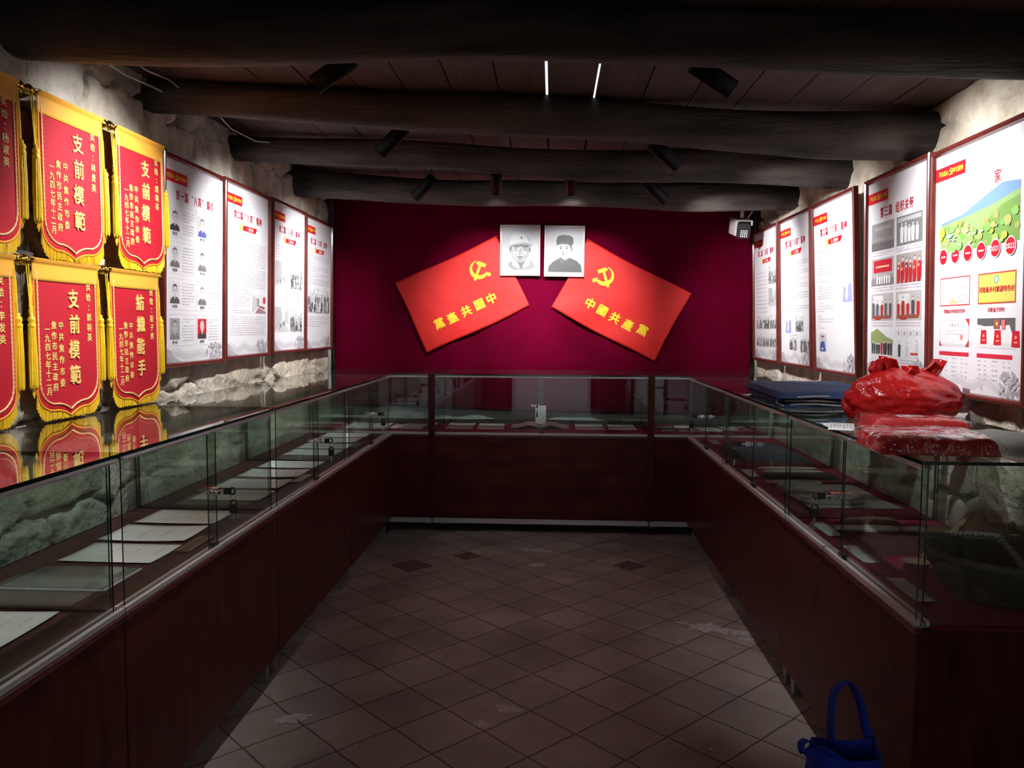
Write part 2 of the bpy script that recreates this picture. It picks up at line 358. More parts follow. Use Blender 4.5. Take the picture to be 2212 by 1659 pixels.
def rubble(seed, length, height, step, gap=0.035, plaster=0.35, amp=0.014, back=0.0):
    rng = np.random.default_rng(seed)
    seeds = []; t = 0
    while t < height+.3:
        h = rng.uniform(.13, .30); s = -rng.uniform(0, .3)
        while s < length+.4:
            w = rng.uniform(.16, .46); seeds.append((s+w/2, t+h/2+rng.uniform(-.03, .03), 1/(w*.9), 1/h)); s += w
        t += h
    S = np.array(seeds); ns, nt_ = int(length/step)+1, int(height/step)+1
    ss, tt = np.meshgrid(np.linspace(0, length, ns), np.linspace(0, height, nt_))
    s = ss.ravel(); t = tt.ravel()
    jx = (smooth_noise(rng, s, t, 9)-.5)*.05+(smooth_noise(rng, s, t, 30)-.5)*.018; jy = (smooth_noise(rng, s+3, t, 9)-.5)*.05+(smooth_noise(rng, s+9, t, 30)-.5)*.018
    d1 = np.full(s.shape, 9.); d2 = np.full(s.shape, 9.); ix = np.zeros(s.shape, int)
    for k, (a, b, kw, kh) in enumerate(S):
        dx = np.abs(s+jx-a)*kw; dy = np.abs(t+jy-b)*kh
        d = (dx**3+dy**3)**(1/3)
        m = d < d1
        d2 = np.where(m, d1, np.minimum(d2, d)); ix = np.where(m, k, ix); d1 = np.where(m, d, d1)
    e = np.clip((d2-d1)/(gap*3.2), 0, 1); e = e*e*(3-2*e)
    off = rng.uniform(-.016, .010, len(S))[ix]; tx = rng.uniform(-.06, .06, len(S))[ix]; ty = rng.uniform(-.06, .06, len(S))[ix]
    pl = np.clip((smooth_noise(rng, s, t, 1.7)*.7+smooth_noise(rng, s, t, 5)*.3-.5+plaster-.35+back*np.clip((s-4.6)*1.2, 0, 1)*np.clip(1.7-.35*t, .6, 1.5))*5, 0, 1)
    h_st = off+tx*(s-S[ix, 0])+ty*(t-S[ix, 1])+(smooth_noise(rng, s, t, 14)-.5)*amp+(smooth_noise(rng, s, t, 34)-.5)*.007
    h = h_st*1.0 - (1-e)*(.055+rng.uniform(0, .035, len(S))[ix])*(1-.9*pl)
    h = h*(1-.45*pl); h = np.clip(h, -.10, .022)
    tint = rng.uniform(.74, 1.06, len(S))[ix]; warm = rng.uniform(-.05, .05, len(S))[ix]
    mort = np.clip(1-(1-e)*(1-pl)*.45, 0, 1)
    c = np.stack([tint*(1+warm*.6)*mort, tint*mort, tint*(1-warm*1.2)*mort, np.ones_like(tint)], 1)
    c = c*(1-pl[:, None]*.5)+np.array([1.0, .97, .92, 1.])*pl[:, None]*.5
    return ns, nt_, s, t, h, c
def stone_wall(name, seed, length, height, step, place, flip, **kw):
    ns, nt_, s, t, h, c = rubble(seed, length, height, step, **kw)
    co = place(s, t, h); me = bpy.data.meshes.new(name)
    idx = np.arange(ns*nt_).reshape(nt_, ns); q = np.stack([idx[:-1, :-1], idx[:-1, 1:], idx[1:, 1:], idx[1:, :-1]], -1).reshape(-1, 4)
    if flip: q = q[:, ::-1]
    me.from_pydata(co.tolist(), [], q.tolist()); me.materials.append(stone_m)
    me.polygons.foreach_set('use_smooth', np.ones(len(q), bool))
    at = me.color_attributes.new('stone', 'FLOAT_COLOR', 'POINT'); at.data.foreach_set('color', c.ravel())
    o = bpy.data.objects.new(name, me); COL.objects.link(o); tag(o, kind='structure'); return o
stone_wall('wall_left', 11, YB-Y0, 2.36, .0125, lambda s, t, h: np.stack([XL+h, Y0+s, t], 1), False, plaster=.24, back=.26)
stone_wall('wall_right', 23, YB-Y0, 2.24, .0125, lambda s, t, h: np.stack([XR-h, Y0+s, t], 1), True, plaster=.36, back=.20)
stone_wall('wall_back', 5, XR-XL+.3, 2.34, .02, lambda s, t, h: np.stack([XL-.15+s, YB+.03-h, t], 1), False, plaster=.3)
mb = MB(); plaster_m = pmat('grey_lime_plaster', (.30, .29, .27), .9, col2=(.40, .38, .35), nscale=5, bump=.3, bscale=20)
mb.box(XL-.2, DOOR_X0, Y0-.15, Y0, 0, 2.36); mb.box(DOOR_X1, XR+.2, Y0-.15, Y0, 0, 2.36); mb.box(DOOR_X0, DOOR_X1, Y0-.15, Y0, DOOR_Z, 2.36)
tag(mb.build('wall_front', plaster_m), kind='structure')
mb = MB()
for a, b in ((XL-.55, XL-.12), (XR+.12, XR+.55)): mb.box(a, b, Y0-.15, YB+.2, 0, 2.42)
mb.box(XL-.55, XR+.55, YB+.14, YB+.4, 0, 2.42)
tag(mb.build('wall_outer', plaster_m), kind='structure')
# smooth white render band low on the back wall, under the curtain hem
mb = MB(); mb.grid(40, 4, lambda u, v: (XL+.02+u*(XR-XL-.04), YB-.012+.006*math.sin(u*31), .676+.004*math.sin(u*17)+v*(.16+.006*math.sin(u*11))))
tag(mb.build('trim_1', pmat('white_lime_band', (.62, .66, .64), .85, col2=(.5, .53, .52), nscale=9)), kind='structure')
# door surround behind the viewer
mb = MB(); dm = pmat('dark_door_timber', (.05, .028, .018), .6, col2=(.09, .05, .03), nscale=5, stretch=(4, 4, .6))
mb.box(DOOR_X0-.07, DOOR_X0, Y0-.16, Y0+.03, 0, DOOR_Z+.07); mb.box(DOOR_X1, DOOR_X1+.07, Y0-.16, Y0+.03, 0, DOOR_Z+.07); mb.box(DOOR_X0, DOOR_X1, Y0-.16, Y0+.03, DOOR_Z, DOOR_Z+.07)
tag(mb.build('trim_2', dm), kind='structure')
mb = MB(); mb.box(-9, 9, -14, Y0-.15, -.1, -.02)
tag(mb.build('ground', pmat('courtyard_paving', (.17, .17, .16), .9, col2=(.24, .24, .22), nscale=3)), kind='structure')

# ------------------------------------------------------------------ log beams
log_m = pmat('dark_old_log', (0.020, 0.015, 0.013), 0.78, col2=(0.105, 0.082, 0.068), nscale=3.2, stretch=(.8, 4, 4), bump=0.7, bscale=22, detail=9, contrast=(.35, .72))
def log_beam(y, zl, rl, zr, rr, seed, label):
    rng = random.Random(seed); mb = MB(); n = 28; nu = 60; ph = [rng.uniform(0, 6) for _ in range(8)]
    x0, x1 = XL-.10, XR+.10
    def fn(u, v):
        x = x0+(x1-x0)*v; t = v; r = rl+(rr-rl)*t
        r *= 1+.05*math.sin(7*t+ph[0])+.035*math.sin(17*t+ph[1])
        cz = zl+(zr-zl)*t+.012*math.sin(5*t+ph[2])+.007*math.sin(13*t+ph[3]); cy = y+.02*math.sin(4*t+ph[4])
        a = 2*PI*u; rr2 = r*(1+.05*math.cos(2*a+ph[5]+2*t)+.03*math.cos(5*a+ph[6]+3*t)+.05*mnoise.noise(Vector((x*3, math.cos(a)*1.3+seed, math.sin(a)*1.3))))
        return (x, cy+rr2*math.cos(a), cz+rr2*math.sin(a))
    mb.grid(n, nu, fn, closed_u=True)
    me = mb.build('ceiling_beam', log_m); tag(me, label, 'beam', 'log beams under the ceiling'); return me
log_beam(2.37, 2.245, .092, 2.125, .080, 1, 'dark round log beam nearest the camera, across the top of the view')
log_beam(3.24, 2.262, .066, 2.100, .098, 2, 'second log beam from the camera, behind the two largest spotlights, sagging to the right')
log_beam(4.08, 2.252, .062, 2.115, .082, 3, 'third log beam from the camera, with a split knot towards its right end')
log_beam(4.98, 2.226, .074, 2.125, .078, 4, 'farthest log beam, lit from below just in front of the red curtain')

# ------------------------------------------------------------------ spotlights
def spotlight(key, pos, target, label, length=.16, r=.033, angle=84, energy=None, blend=1.0):
    p = Vector(pos); d = (Vector(target)-p).normalized()
    root = thing('spotlight', label, 'spotlight', (p.x, p.y, ceil_z(p.x)-.002), group='black cylinder spotlights on the ceiling')
    q = p-Vector(root.location); M = Matrix.Translation(q) @ Vector((0, 0, 1)).rotation_difference(d).to_matrix().to_4x4()
    mb = MB(); mb.lathe([(0, -.02), (r*.9, -.02), (r, -.012), (r, length-.02), (r*.94, length-.02), (r*.90, length-.045), (r*.90, length-.05)], 28, M)
    mb.build('lamp_body', pmat('black_powder_coat', (.003, .003, .0035), .55, spec=.12), root)
    mb = MB(); mb.lathe([(0, length-.048), (r*.88, length-.048)], 24, M); mb.build('lens', pmat('lit_lens', (.9, .9, .9), .3, emit=(1, .98, .95, 14)), root)
    mb = MB(); top = Vector((0, 0, -.012)); knee = M @ Vector((0, 0, .03))
    mb.tube([top, Vector((0, 0, (knee.z+top.z)/2)), knee], .007, 8); mb.build('stem', black_plastic, root)
    mb = MB(); mb.lathe([(0, -.016), (.028, -.016), (.03, -.013), (.03, 0), (0, 0)], 20); mb.build('ceiling_mount', black_plastic, root)
    ld = bpy.data.lights.new('bulb', 'SPOT'); ld.energy = energy or SPOT[key]; ld.spot_size = math.radians(angle); ld.spot_blend = blend; ld.shadow_soft_size = .022
    ld.color = (.985, .985, 1.0)
    lo = bpy.data.objects.new('bulb', ld); COL.objects.link(lo); lo.parent = root
    lo.matrix_parent_inverse = Matrix.Identity(4)
    lo.location = M @ Vector((0, 0, length-.015)); lo.rotation_euler = d.to_track_quat('-Z', 'Y').to_euler()
    return root
spotlight('L1', (-.70, 2.75, 2.245), (-1.58, 2.76, 1.66), 'large black spotlight near the left wall aimed at the red pennants', angle=78)
spotlight('R1', (.475, 2.75, 2.215), (1.40, 2.86, 1.64), 'large black spotlight on the right aimed at the landscape poster', angle=77)
spotlight('L2', (-.69, 3.65, 2.228), (-1.57, 3.90, 1.50), 'black spotlight between second and third beams, aimed at the left posters')
spotlight('R2', (.45, 3.65, 2.155), (1.38, 4.05, 1.50), 'black spotlight between second and third beams, aimed at the right posters')
spotlight('L3', (-.69, 4.53, 2.165), (-1.55, 5.02, 1.48), 'small black spotlight left of the far row, turned to the left wall')
spotlight('R3', (.53, 4.53, 2.138), (1.38, 5.18, 1.50), 'small black spotlight right of the far row, turned to the right wall')
spotlight('C1', (-.318, 4.50, 2.19), (-.40, 5.70, 1.50), 'small black spotlight in the far row, aimed at the flag on the left', angle=60)
spotlight('C2', (.093, 4.50, 2.185), (.14, 5.70, 1.52), 'small black spotlight in the far row, aimed at the flag on the right', angle=60)
spotlight('L0', (-.72, 1.78, 2.235), (-1.40, 2.08, 1.10), 'black spotlight added out of frame to brighten the nearest left display cases', angle=72)  # unseen lamp, added because the near left cases and pennants were too dark
spotlight('R0', (.52, 1.78, 2.20), (1.10, 2.75, .70), 'black spotlight added out of frame to brighten the nearest right display case', angle=52)  # unseen lamp, added to lift the nearest right case
spotlight('LL', (-.72, .85, 2.235), (-1.22, 1.05, .70), 'extra black spotlight beside the viewer, added out of frame to brighten the left cases', angle=58)  # added lamp out of view, brightens the papers in the left cases
spotlight('RR', (.52, .85, 2.20), (1.42, .55, 1.60), 'extra black spotlight beside the viewer, added out of frame to brighten the right wall')  # added lamp out of view, gives more bounce off the right wall

# ------------------------------------------------------------------ red curtain, flags, portraits
curtain_m = pmat('burgundy_velvet', (0.090, 0.0005, 0.011), 0.9, sheen=0.03, bump=0.15, bscale=350, col2=(0.120, 0.0005, 0.017), nscale=3, spec=.03)
mb = MB()
def curt(u, v):
    x = -1.575+u*2.975; ztop, zbot = 2.27-.04*u, .765-.055*u+.006*math.sin(u*9)
    z = ztop+(zbot-ztop)*v
    return (x, 5.725+.006*math.sin(x*11)+.005*math.sin(x*23+z*2)+.012*v*math.sin(x*5.3)-.006*math.sin(z*6+x)*.5, z)
mb.grid(160, 50, curt)
tag(mb.build('backdrop_curtain', curtain_m, solid=.003), 'burgundy velvet curtain covering the back wall behind the flags', 'curtain')

flag_m = pmat('red_flag_cloth', (0.78, 0.016, 0.012), 0.62, sheen=0.2, bump=.25, bscale=18, transl=.12)
flag_y = pmat('yellow_flag_applique', (0.95, 0.66, 0.02), 0.6)
def emblem(mb, cx, cz, sc, mirror, yfn, mi=0):
    sx = -1 if mirror else 1
    def put(pts):
        P = [(cx+sx*a*sc, cz+b*sc) for a, b in pts]
        if mirror: P = P[::-1]
        n = len(P); top = [(x, yfn(x, z)-.0042, z) for x, z in P]; bot = [(x, yfn(x, z)-.001, z) for x, z in P]
        mb.add(top+bot, [tuple(range(n))]+[(i+n, (i+1) % n+n, (i+1) % n, i) for i in range(n)], mi)
    # sickle blade as quads between outer and inner arcs
    A0, A1, K = math.radians(98), math.radians(-118), 20
    o, i_ = [], []
    for k in range(K+1):
        t = k/K; a = A0+(A1-A0)*t; w = .03+.40*math.sin(PI*min(1, t*.62+.02))**1.0*(.9 if t < .85 else .8)
        o.append((-.02+.92*math.cos(a), .02+.92*math.sin(a))); i_.append((-.02+(.92-w)*math.cos(a), .02+(.92-w)*math.sin(a)))
    for k in range(K): put([o[k+1], o[k], i_[k], i_[k+1]])
    put([(-.36, -.66), (-.56, -.42), (-.80, -.66), (-.60, -.90)])
    put([(-.72+.19*math.cos(t), -.80+.19*math.sin(t)) for t in [2*PI*j/12 for j in range(12)]])
    # hammer
    c, s_ = math.cos(-PI/4), math.sin(-PI/4)
    rt = lambda a, b: (a*c-b*s_, a*s_+b*c)
    sh = lambda a, b: (rt(a, b)[0]+.08, rt(a, b)[1]-.02)
    put([sh(-.62, -.125), sh(1.02, -.125), sh(1.02, .125), sh(-.62, .125)])
    put([sh(-.86, -.52), sh(-.50, -.52), sh(-.50, .30), sh(-.62, .46), sh(-.86, .30)])
def party_flag(loc, rot, w, h, mirror, name, label, em, chars, esize, csize, seed):
    """em and chars are offsets (x, z) from the middle of the cloth, before it is tilted"""
    root = thing(name, label, 'flag', loc, (0, 0, 0), 'party flags pinned to the curtain')
    yf = lambda x, z: .004*math.sin(x*9+z*7+seed)+.0035*math.sin(-x*14+z*17+seed*2)*max(0, .5-z/h)+.003*math.sin(x*30+z*24)*max(0, x*(1 if not mirror else -1)/w)
    ca, sa = math.cos(rot), math.sin(rot)
    def R_(o):
        o.rotation_euler = (0, -rot, 0); return o
    mb = MB()
    def fn(u, v):
        x = (u-.5)*w; z = (v-.5)*h; x2 = x*(1+.012*math.sin(v*5+seed)); z2 = z+.006*math.sin(u*6+seed)*(1 if abs(v-.5) > .45 else .4)
        return (x2, yf(x2, z2), z2)
    mb.grid(60, 40, fn, flip=False); R_(mb.build('flag_cloth', flag_m, root, solid=.0016))
    mb = MB(); emblem(mb, em[0], em[1], esize, mirror, yf); R_(mb.build('hammer_and_sickle', flag_y, root))
    mb = MB()
    for ch, (x, z) in zip('中國共產黨', chars): text(mb, ch, x, z, csize, -.002, bold=.035, ext=.02, mirror=mirror, yfn=yf, rot=0)
    R_(mb.build('lettering', flag_y, root))
    for sx in (-1, 1):
        mb = MB(); mb.lathe([(0, .004), (.006, .002), (.006, 0), (.001, 0)], 10, Matrix.Translation((sx*(w/2-.012), yf(sx*(w/2-.012), h/2-.012)-.002, h/2-.012)) @ Matrix.Rotation(PI/2, 4, 'X'))
        R_(mb.build('pin', chrome, root))
    return root
def inv(pts, c, rot):
    ca, sa = math.cos(-rot), math.sin(-rot)
    return [((x-c[0])*ca-(z-c[1])*sa, (x-c[0])*sa+(z-c[1])*ca) for x, z in pts]
FY = 5.695
cL = (-.645, 1.572); rL = math.radians(25.0)
pL = inv([(-.525, 1.748), (-.436, 1.546), (-.521, 1.505), (-.615, 1.457), (-.713, 1.408), (-.807, 1.367)], cL, rL)
party_flag((cL[0], FY, cL[1]), rL, .800, .545, True, 'party_flag', 'red party flag seen from its reverse, tilted, left of the portraits', pL[0], pL[1:], .073, .078, 1.0)
cR = (.480, 1.534); rR = math.radians(-27.6)
pR = inv([(.364, 1.705), (.264, 1.512), (.351, 1.465), (.44, 1.413), (.532, 1.364), (.635, 1.327)], cR, rR)
party_flag((cR[0], FY, cR[1]), rR, .820, .540, False, 'party_flag', 'red party flag with emblem the right way round, tilted, right of the portraits', pR[0], pR[1:], .073, .078, 2.3)

def portrait(loc, style, label, tilt=0.0):
    W, H = .283, .356
    root = thing('portrait_frame', label, 'portrait', loc, (0, tilt, 0), 'framed portraits between the flags')
    mb = MB(); t = .012
    for x0, x1, z0, z1 in [(-W/2, W/2, 0, t), (-W/2, W/2, H-t, H), (-W/2, -W/2+t, t, H-t), (W/2-t, W/2, t, H-t)]: mb.box(x0, x1, -.022, .0, z0, z1)
    mb.build('frame', pmat('pale_pink_wood_frame', (.50, .38, .36), .35, coat=.3), root, bevel=.002)
    mb = MB(); mb.box(-W/2+t, W/2-t, -.010, -.002, t, H-t); mb.build('mount_board', pmat('white_board', (.50, .50, .52), .7, spec=.1), root)
    p = Pic(-.0103, .00012); s = .0100*11.2; cz = H*.5
    X = lambda a: a*s; Z = lambda b: cz+b*s
    E_ = lambda cx, cy, rx, ry, c, **k: p.ell(X(cx), Z(cy), X(rx), rx and ry*s, g(c**2.6, (1, 1, 1.03)), **k)
    Q = lambda pts, c: p.poly([(X(a), Z(b)) for a, b in pts], g(c**2.6, (1, 1, 1.03)))
    if style == 0:
        # man in a pale peaked cap with a badge, high collar
        Q([(-.72, -1.0), (-.40, -1.22), (.55, -1.22), (.98, -1.05), (.78, -.72), (.45, -.50), (-.30, -.60), (-.78, -.78)], .52)
        Q([(-.30, -.60), (.45, -.5), (.40, -.95), (.06, -1.12), (-.20, -.9)], .40)
        Q([(-.46, -.62), (-.28, -.58), (-.02, -1.0), (-.12, -1.14), (-.5, -.9)], .74); Q([(.52, -.48), (.40, -.52), (.14, -.98), (.22, -1.12), (.62, -.85)], .66)
        E_(-.60, .10, .09, .19, .50); E_(-.60, .09, .05, .12, .40); E_(.60, .06, .06, .17, .38)
        E_(0, -.06, .57, .70, .56, n=28); E_(-.08, -.02, .46, .60, .64, n=26); E_(-.22, .10, .20, .12, .70); E_(-.25, -.20, .17, .14, .72); E_(.30, -.18, .12, .13, .66)
        Q([(-.58, .30), (-.55, .42), (0, .44), (.56, .40), (.60, .22), (.30, .26), (-.2, .24)], .38)
        Q([(-.45, .22), (-.36, .27), (-.10, .22), (-.12, .17), (-.36, .21)], .26); Q([(.14, .22), (.40, .27), (.50, .20), (.40, .20), (.16, .17)], .26)
        for cx in (-.27, .30): E_(cx, .10, .13, .055, .44); E_(cx, .10, .10, .032, .78); E_(cx, .10, .035, .035, .16); E_(cx, -.01, .14, .03, .50)
        Q([(-.02, .14), (.05, .14), (.14, -.18), (.06, -.24), (-.10, -.22), (-.12, -.16)], .56); E_(.01, -.20, .13, .07, .64); E_(-.06, -.235, .035, .022, .24); E_(.09, -.235, .035, .022, .24)
        Q([(-.22, -.40), (0, -.36), (.24, -.40), (.20, -.45), (0, -.43), (-.18, -.45)], .34); Q([(-.17, -.45), (0, -.44), (.18, -.45), (.1, -.50), (-.1, -.50)], .50)
        Q([(-.24, -.20), (-.30, -.38), (-.27, -.40), (-.20, -.22)], .46); Q([(.24, -.20), (.33, -.38), (.30, -.40), (.21, -.22)], .46); E_(0, -.58, .16, .06, .52)
        Q([(-.62, .34), (-.64, .60), (-.52, .86), (-.28, 1.02), (.05, 1.06), (.36, .98), (.58, .80), (.66, .55), (.64, .40), (.3, .50), (-.2, .46)], .78)
        Q([(-.62, .34), (-.2, .46), (.3, .50), (.64, .42), (.78, .34), (.74, .24), (.42, .34), (.05, .36), (-.3, .30)], .60)
        Q([(.36, .98), (.58, .80), (.66, .55), (.60, .45), (.46, .62)], .68); E_(.08, .78, .07, .09, .56); E_(.08, .78, .035, .045, .40)
    else:
        # man in a dark soft cap and plain dark jacket, half turned
        Q([(-1.02, -1.30), (-.98, -.95), (-.72, -.66), (-.34, -.44), (.36, -.40), (.80, -.60), (1.05, -.86), (1.12, -1.30)], .33)
        Q([(-.34, -.44), (-.20, -.70), (.10, -.74), (.36, -.40)], .44); Q([(-.24, -.38), (.02, -.60), (.28, -.36), (.30, -.46), (.03, -.72), (-.3, -.46)], .24)
        Q([(-.20, -.2), (.30, -.2), (.30, -.44), (.02, -.60), (-.22, -.42)], .60)
        E_(.02, .12, .44, .56, .74, n=26); E_(-.08, .14, .34, .48, .84, n=24); E_(.44, .10, .08, .15, .60); Q([(.24, .50), (.46, .40), (.44, .10), (.36, .28)], .30)
        Q([(-.34, .26), (-.26, .31), (-.12, .28), (-.12, .24), (-.26, .26)], .22); Q([(.04, .27), (.18, .31), (.30, .26), (.18, .26), (.05, .23)], .22)
        for cx in (-.23, .15): E_(cx, .18, .09, .04, .50); E_(cx, .18, .035, .032, .12)
        Q([(-.10, .20), (-.02, .20), (.02, -.04), (-.08, -.09), (-.18, -.04)], .66); E_(-.09, -.075, .07, .03, .52)
        Q([(-.20, -.18), (-.08, -.15), (.08, -.19), (-.06, -.21)], .36); E_(-.06, -.235, .09, .025, .58); E_(-.05, -.35, .10, .05, .70)
        Q([(-.47, .40), (-.52, .66), (-.44, .92), (-.10, 1.02), (.30, 1.00), (.54, .82), (.56, .52), (.46, .38), (.20, .47), (-.15, .50)], .27)
        Q([(-.50, .46), (-.15, .55), (.22, .52), (.46, .38), (.40, .34), (.15, .42), (-.15, .44), (-.46, .36)], .36); Q([(-.10, 1.02), (.30, 1.0), (.50, .86), (.2, .88)], .36)
    p.build('photograph', root)
    return root
portrait((-.232, 5.685, 1.706), 0, 'framed portrait photograph of a man in a pale peaked cap')
portrait((.077, 5.685, 1.700), 1, 'framed portrait photograph of a man in a dark soft cap and jacket', tilt=.01)

# ------------------------------------------------------------------ security camera
def security_camera(x, y, z):
    root = thing('security_camera', 'white bullet security camera with lamp array at the right end of the curtain', 'camera', (x, y, ceil_z(x)-.01))
    dz = z-(ceil_z(x)-.01)
    M = Matrix.Translation((0, 0, dz)) @ Matrix.Rotation(.12, 4, 'Z') @ Matrix.Rotation(.25, 4, 'X') @ Matrix.Scale(.78, 4)
    mb = MB(); mb.box(-.058, .058, -.02, .16, -.075, .055, M=M); mb.build('housing', pmat('white_camera_shell', (.42, .40, .38), .4), root, bevel=.012)
    mb = MB(); mb.box(-.052, .062, -.045, -.018, -.088, .048, M=M); mb.build('front_bezel', black_plastic, root, bevel=.014)
    mb = MB(); mb.box(-.066, .070, -.055, .15, .055, .064, M=M); mb.box(.060, .070, -.055, .12, .02, .058, M=M); mb.build('sun_hood', pmat('white_camera_shell', (.42, .40, .38), .4), root, bevel=.004)
    mb = MB()
    for i in range(4):
        for j in range(4):
            mb.lathe([(0, 0), (.0065, 0), (.0055, .004), (0, .005)], 10, M @ Matrix.Translation((-.006+.016*i-.012, -.0455, -.070+.0155*j)) @ Matrix.Rotation(PI/2, 4, 'X'))
    mb.build('lamp_array', pmat('led_lens', (.62, .62, .64), .2, spec=.8), root)
    mb = MB(); mb.lathe([(0, 0), (.016, -.001), (.018, -.004), (.019, -.008)], 16, M @ Matrix.Translation((.0, -.0455, .014)) @ Matrix.Rotation(PI/2, 4, 'X')); mb.build('lens', pmat('dark_lens', (.004, .004, .006), .05, spec=1), root)
    mb = MB(); mb.lathe([(0, 0), (.035, 0), (.035, -.012), (.012, -.016), (.012, dz+.06)], 18); mb.build('bracket', pmat('white_camera_shell', (.42, .40, .38), .4), root)
    mb = MB(); mb.tube([(.012, .02, 0), (.05, .05, -.03), (.07, .03, dz+.10), (.04, .10, dz+.05)], .004, 6); mb.build('cable', pmat('white_cable', (.6, .58, .55), .5), root)
security_camera(1.215, 5.28, 1.995)

# ------------------------------------------------------------------ display cases
X1, X2, YF = -1.04, .869, 5.14
ZT, ZG, ZB, DEP = 1.041, .660, .094, .545
def display_case(loc, rotz, L, label, lining, panel, end_glass=False, lock='mid', group='mahogany glass display cases', depth=DEP, rail=False):
    root = thing('display_case', label, 'display case', loc, (0, 0, rotz), group)
    e = .002; D = depth
    mb = MB(); mb.box(e, L-e, .012, D, ZB+.003, ZG-.022); mb.build('cabinet', panel, root, bevel=.002)
    mb = MB(); mb.box(e, L-e, 0, .0118, ZB, ZG-.034); mb.build('front_panel', panel, root, bevel=.0015)
    mb = MB(); mb.box(e, L-e, -.006, .014, ZG-.033, ZG-.0155); mb.build('edge_moulding', pmat('mahogany_edge', (.12, .022, .018), .3, coat=.4), root, bevel=.003)
    mb = MB(); mb.box(e, L-e, .030, D-.002, ZG-.0218, ZG-.012); mb.build('deck', lining, root)
    mb = MB()
    mb.box(e, L-e, -.004, .006, ZG-.0155, ZG-.001); mb.box(e, L-e, .0105, .0145, ZG-.0155, ZG-.005); mb.box(e, L-e, .0195, .0285, ZG-.0155, ZG-.001); mb.box(e, L-e, -.004, .0285, ZG-.0158, ZG-.0135)
    mb.build('lower_track', alu, root)
    mb = MB(); mb.box(e+.012, L-e-.012, -.002, .006, ZT-.022, ZT-.0085); mb.box(e+.012, L-e-.012, .0195, .026, ZT-.022, ZT-.0085); mb.box(e+.012, L-e-.012, -.002, .026, ZT-.0105, ZT-.0085); mb.build('upper_track', alu, root)
    mb = MB(); mb.pane(e, L-e, -.006, D, ZT-.008, ZT); mb.build('glass_top', [pane_top, pane_edge], root)
    for x in (e+.0005, L-e-.0065):
        mb = MB(); mb.pane(x, x+.006, -.002 if end_glass else .03, D-.008, ZG-.012, ZT-.0085); mb.build('glass_side', [pane, pane_edge], root)
    mb = MB(); mb.pane(e+.008, L-e-.008, D-.007, D-.001, ZG-.012, ZT-.0085); mb.build('glass_back', [pane, pane_edge], root)
    m = L/2
    mb = MB(); mb.pane(e+.014, m+.02, .0065, .0105-.0006, ZG-.010, ZT-.011); d1 = mb.build('sliding_pane', [pane, pane_edge], root)
    mb = MB(); mb.pane(m-.02, L-e-.014, .0150, .0190, ZG-.010, ZT-.011); d2 = mb.build('sliding_pane', [pane, pane_edge], root)
    mb = MB(); mb.box(m-.008, m+.026, .0055, .0205, ZG-.010, ZG+.012); mb.build('pane_stop', black_plastic, root)
    for x in (.05, L-.05):
        for y in ((.05 if not rail else .24), D-.05):
            mb = MB(); mb.box(x-.02, x+.02, y-.02, y+.02, .004, ZB+.001); mb.box(x-.024, x+.024, y-.024, y+.024, 0, .004); mb.build('leg', steel, root)
    if rail:
        mb = MB(); mb.box(e, L-e, .006, .036, ZB-.036, ZB-.001); mb.build('base_rail', alu, root, bevel=.002)
    if lock:
        lk = MB(); zc = ZG+.180; x = m-.028
        lk.box(x-.035, x+.022, -.004, .006, zc-.004, zc+.004); lk.lathe([(0, -.012), (.010, -.012), (.011, -.009), (.011, .006), (0, .006)], 18, Matrix.Translation((x+.005, -.012, zc)) @ Matrix.Rotation(PI/2, 4, 'X'))
        lk.box(x-.004, x+.016, -.020, .004, zc-.010, zc+.010)
        for k in range(5): lk.box(x-.035+.010*k, x-.030+.010*k, -.0045, -.0035, zc+.004, zc+.007)
        lo = lk.build('lock', chrome, root, bevel=.0015)
        ky = MB(); sg = 1
        ky.box(x+.004, x+.008, -.034, -.020, zc-.003, zc+.003); ky.box(x+.002, x+.010, -.056, -.034, zc-.010, zc+.010, 1)
        ky.tube([(x+.006, -.058+.011*math.cos(t), zc-.000+.011*math.sin(t)) for t in [PI/2+PI*i/8 for i in range(9)]], .003, 6, 1)
        ky.build('key', [chrome, black_plastic], lo)
        k2 = MB(); xx = x+.006; yy = -.064
        k2.tube([(xx, yy+.006*math.cos(t), zc-.018+.010*math.sin(t)) for t in [2*PI*i/12 for i in range(12)]], .001, 5, 0, closed=True)
        k2.box(xx-.004, xx+.004, yy-.012, yy+.012, zc-.068, zc-.040, 1); k2.tube([(xx, yy+.010*math.cos(t), zc-.040+.012*math.sin(t)) for t in [PI*i/8 for i in range(9)]], .003, 6, 1)
        k2.box(xx-.001, xx+.001, yy-.003, yy+.003, zc-.096, zc-.068, 0)
        k2.build('spare_key', [chrome, black_plastic], lo)
    return root
UL = 1.0905
lefts = ['farthest mahogany glass case of the left row, touching the back row', 'second case from the back in the left row, under the last two left posters',
         'third case from the back in the left row, under the second pennant column', 'nearest left-row case with the large sheet, running out of frame', 'left-row case beside the camera, out of frame']
for k, lb in enumerate(lefts):
    ys = YF-.010-UL*(k+1)
    display_case((X1, ys, 0), LEFT, UL-.002, lb, lining_brown, wood_panel)
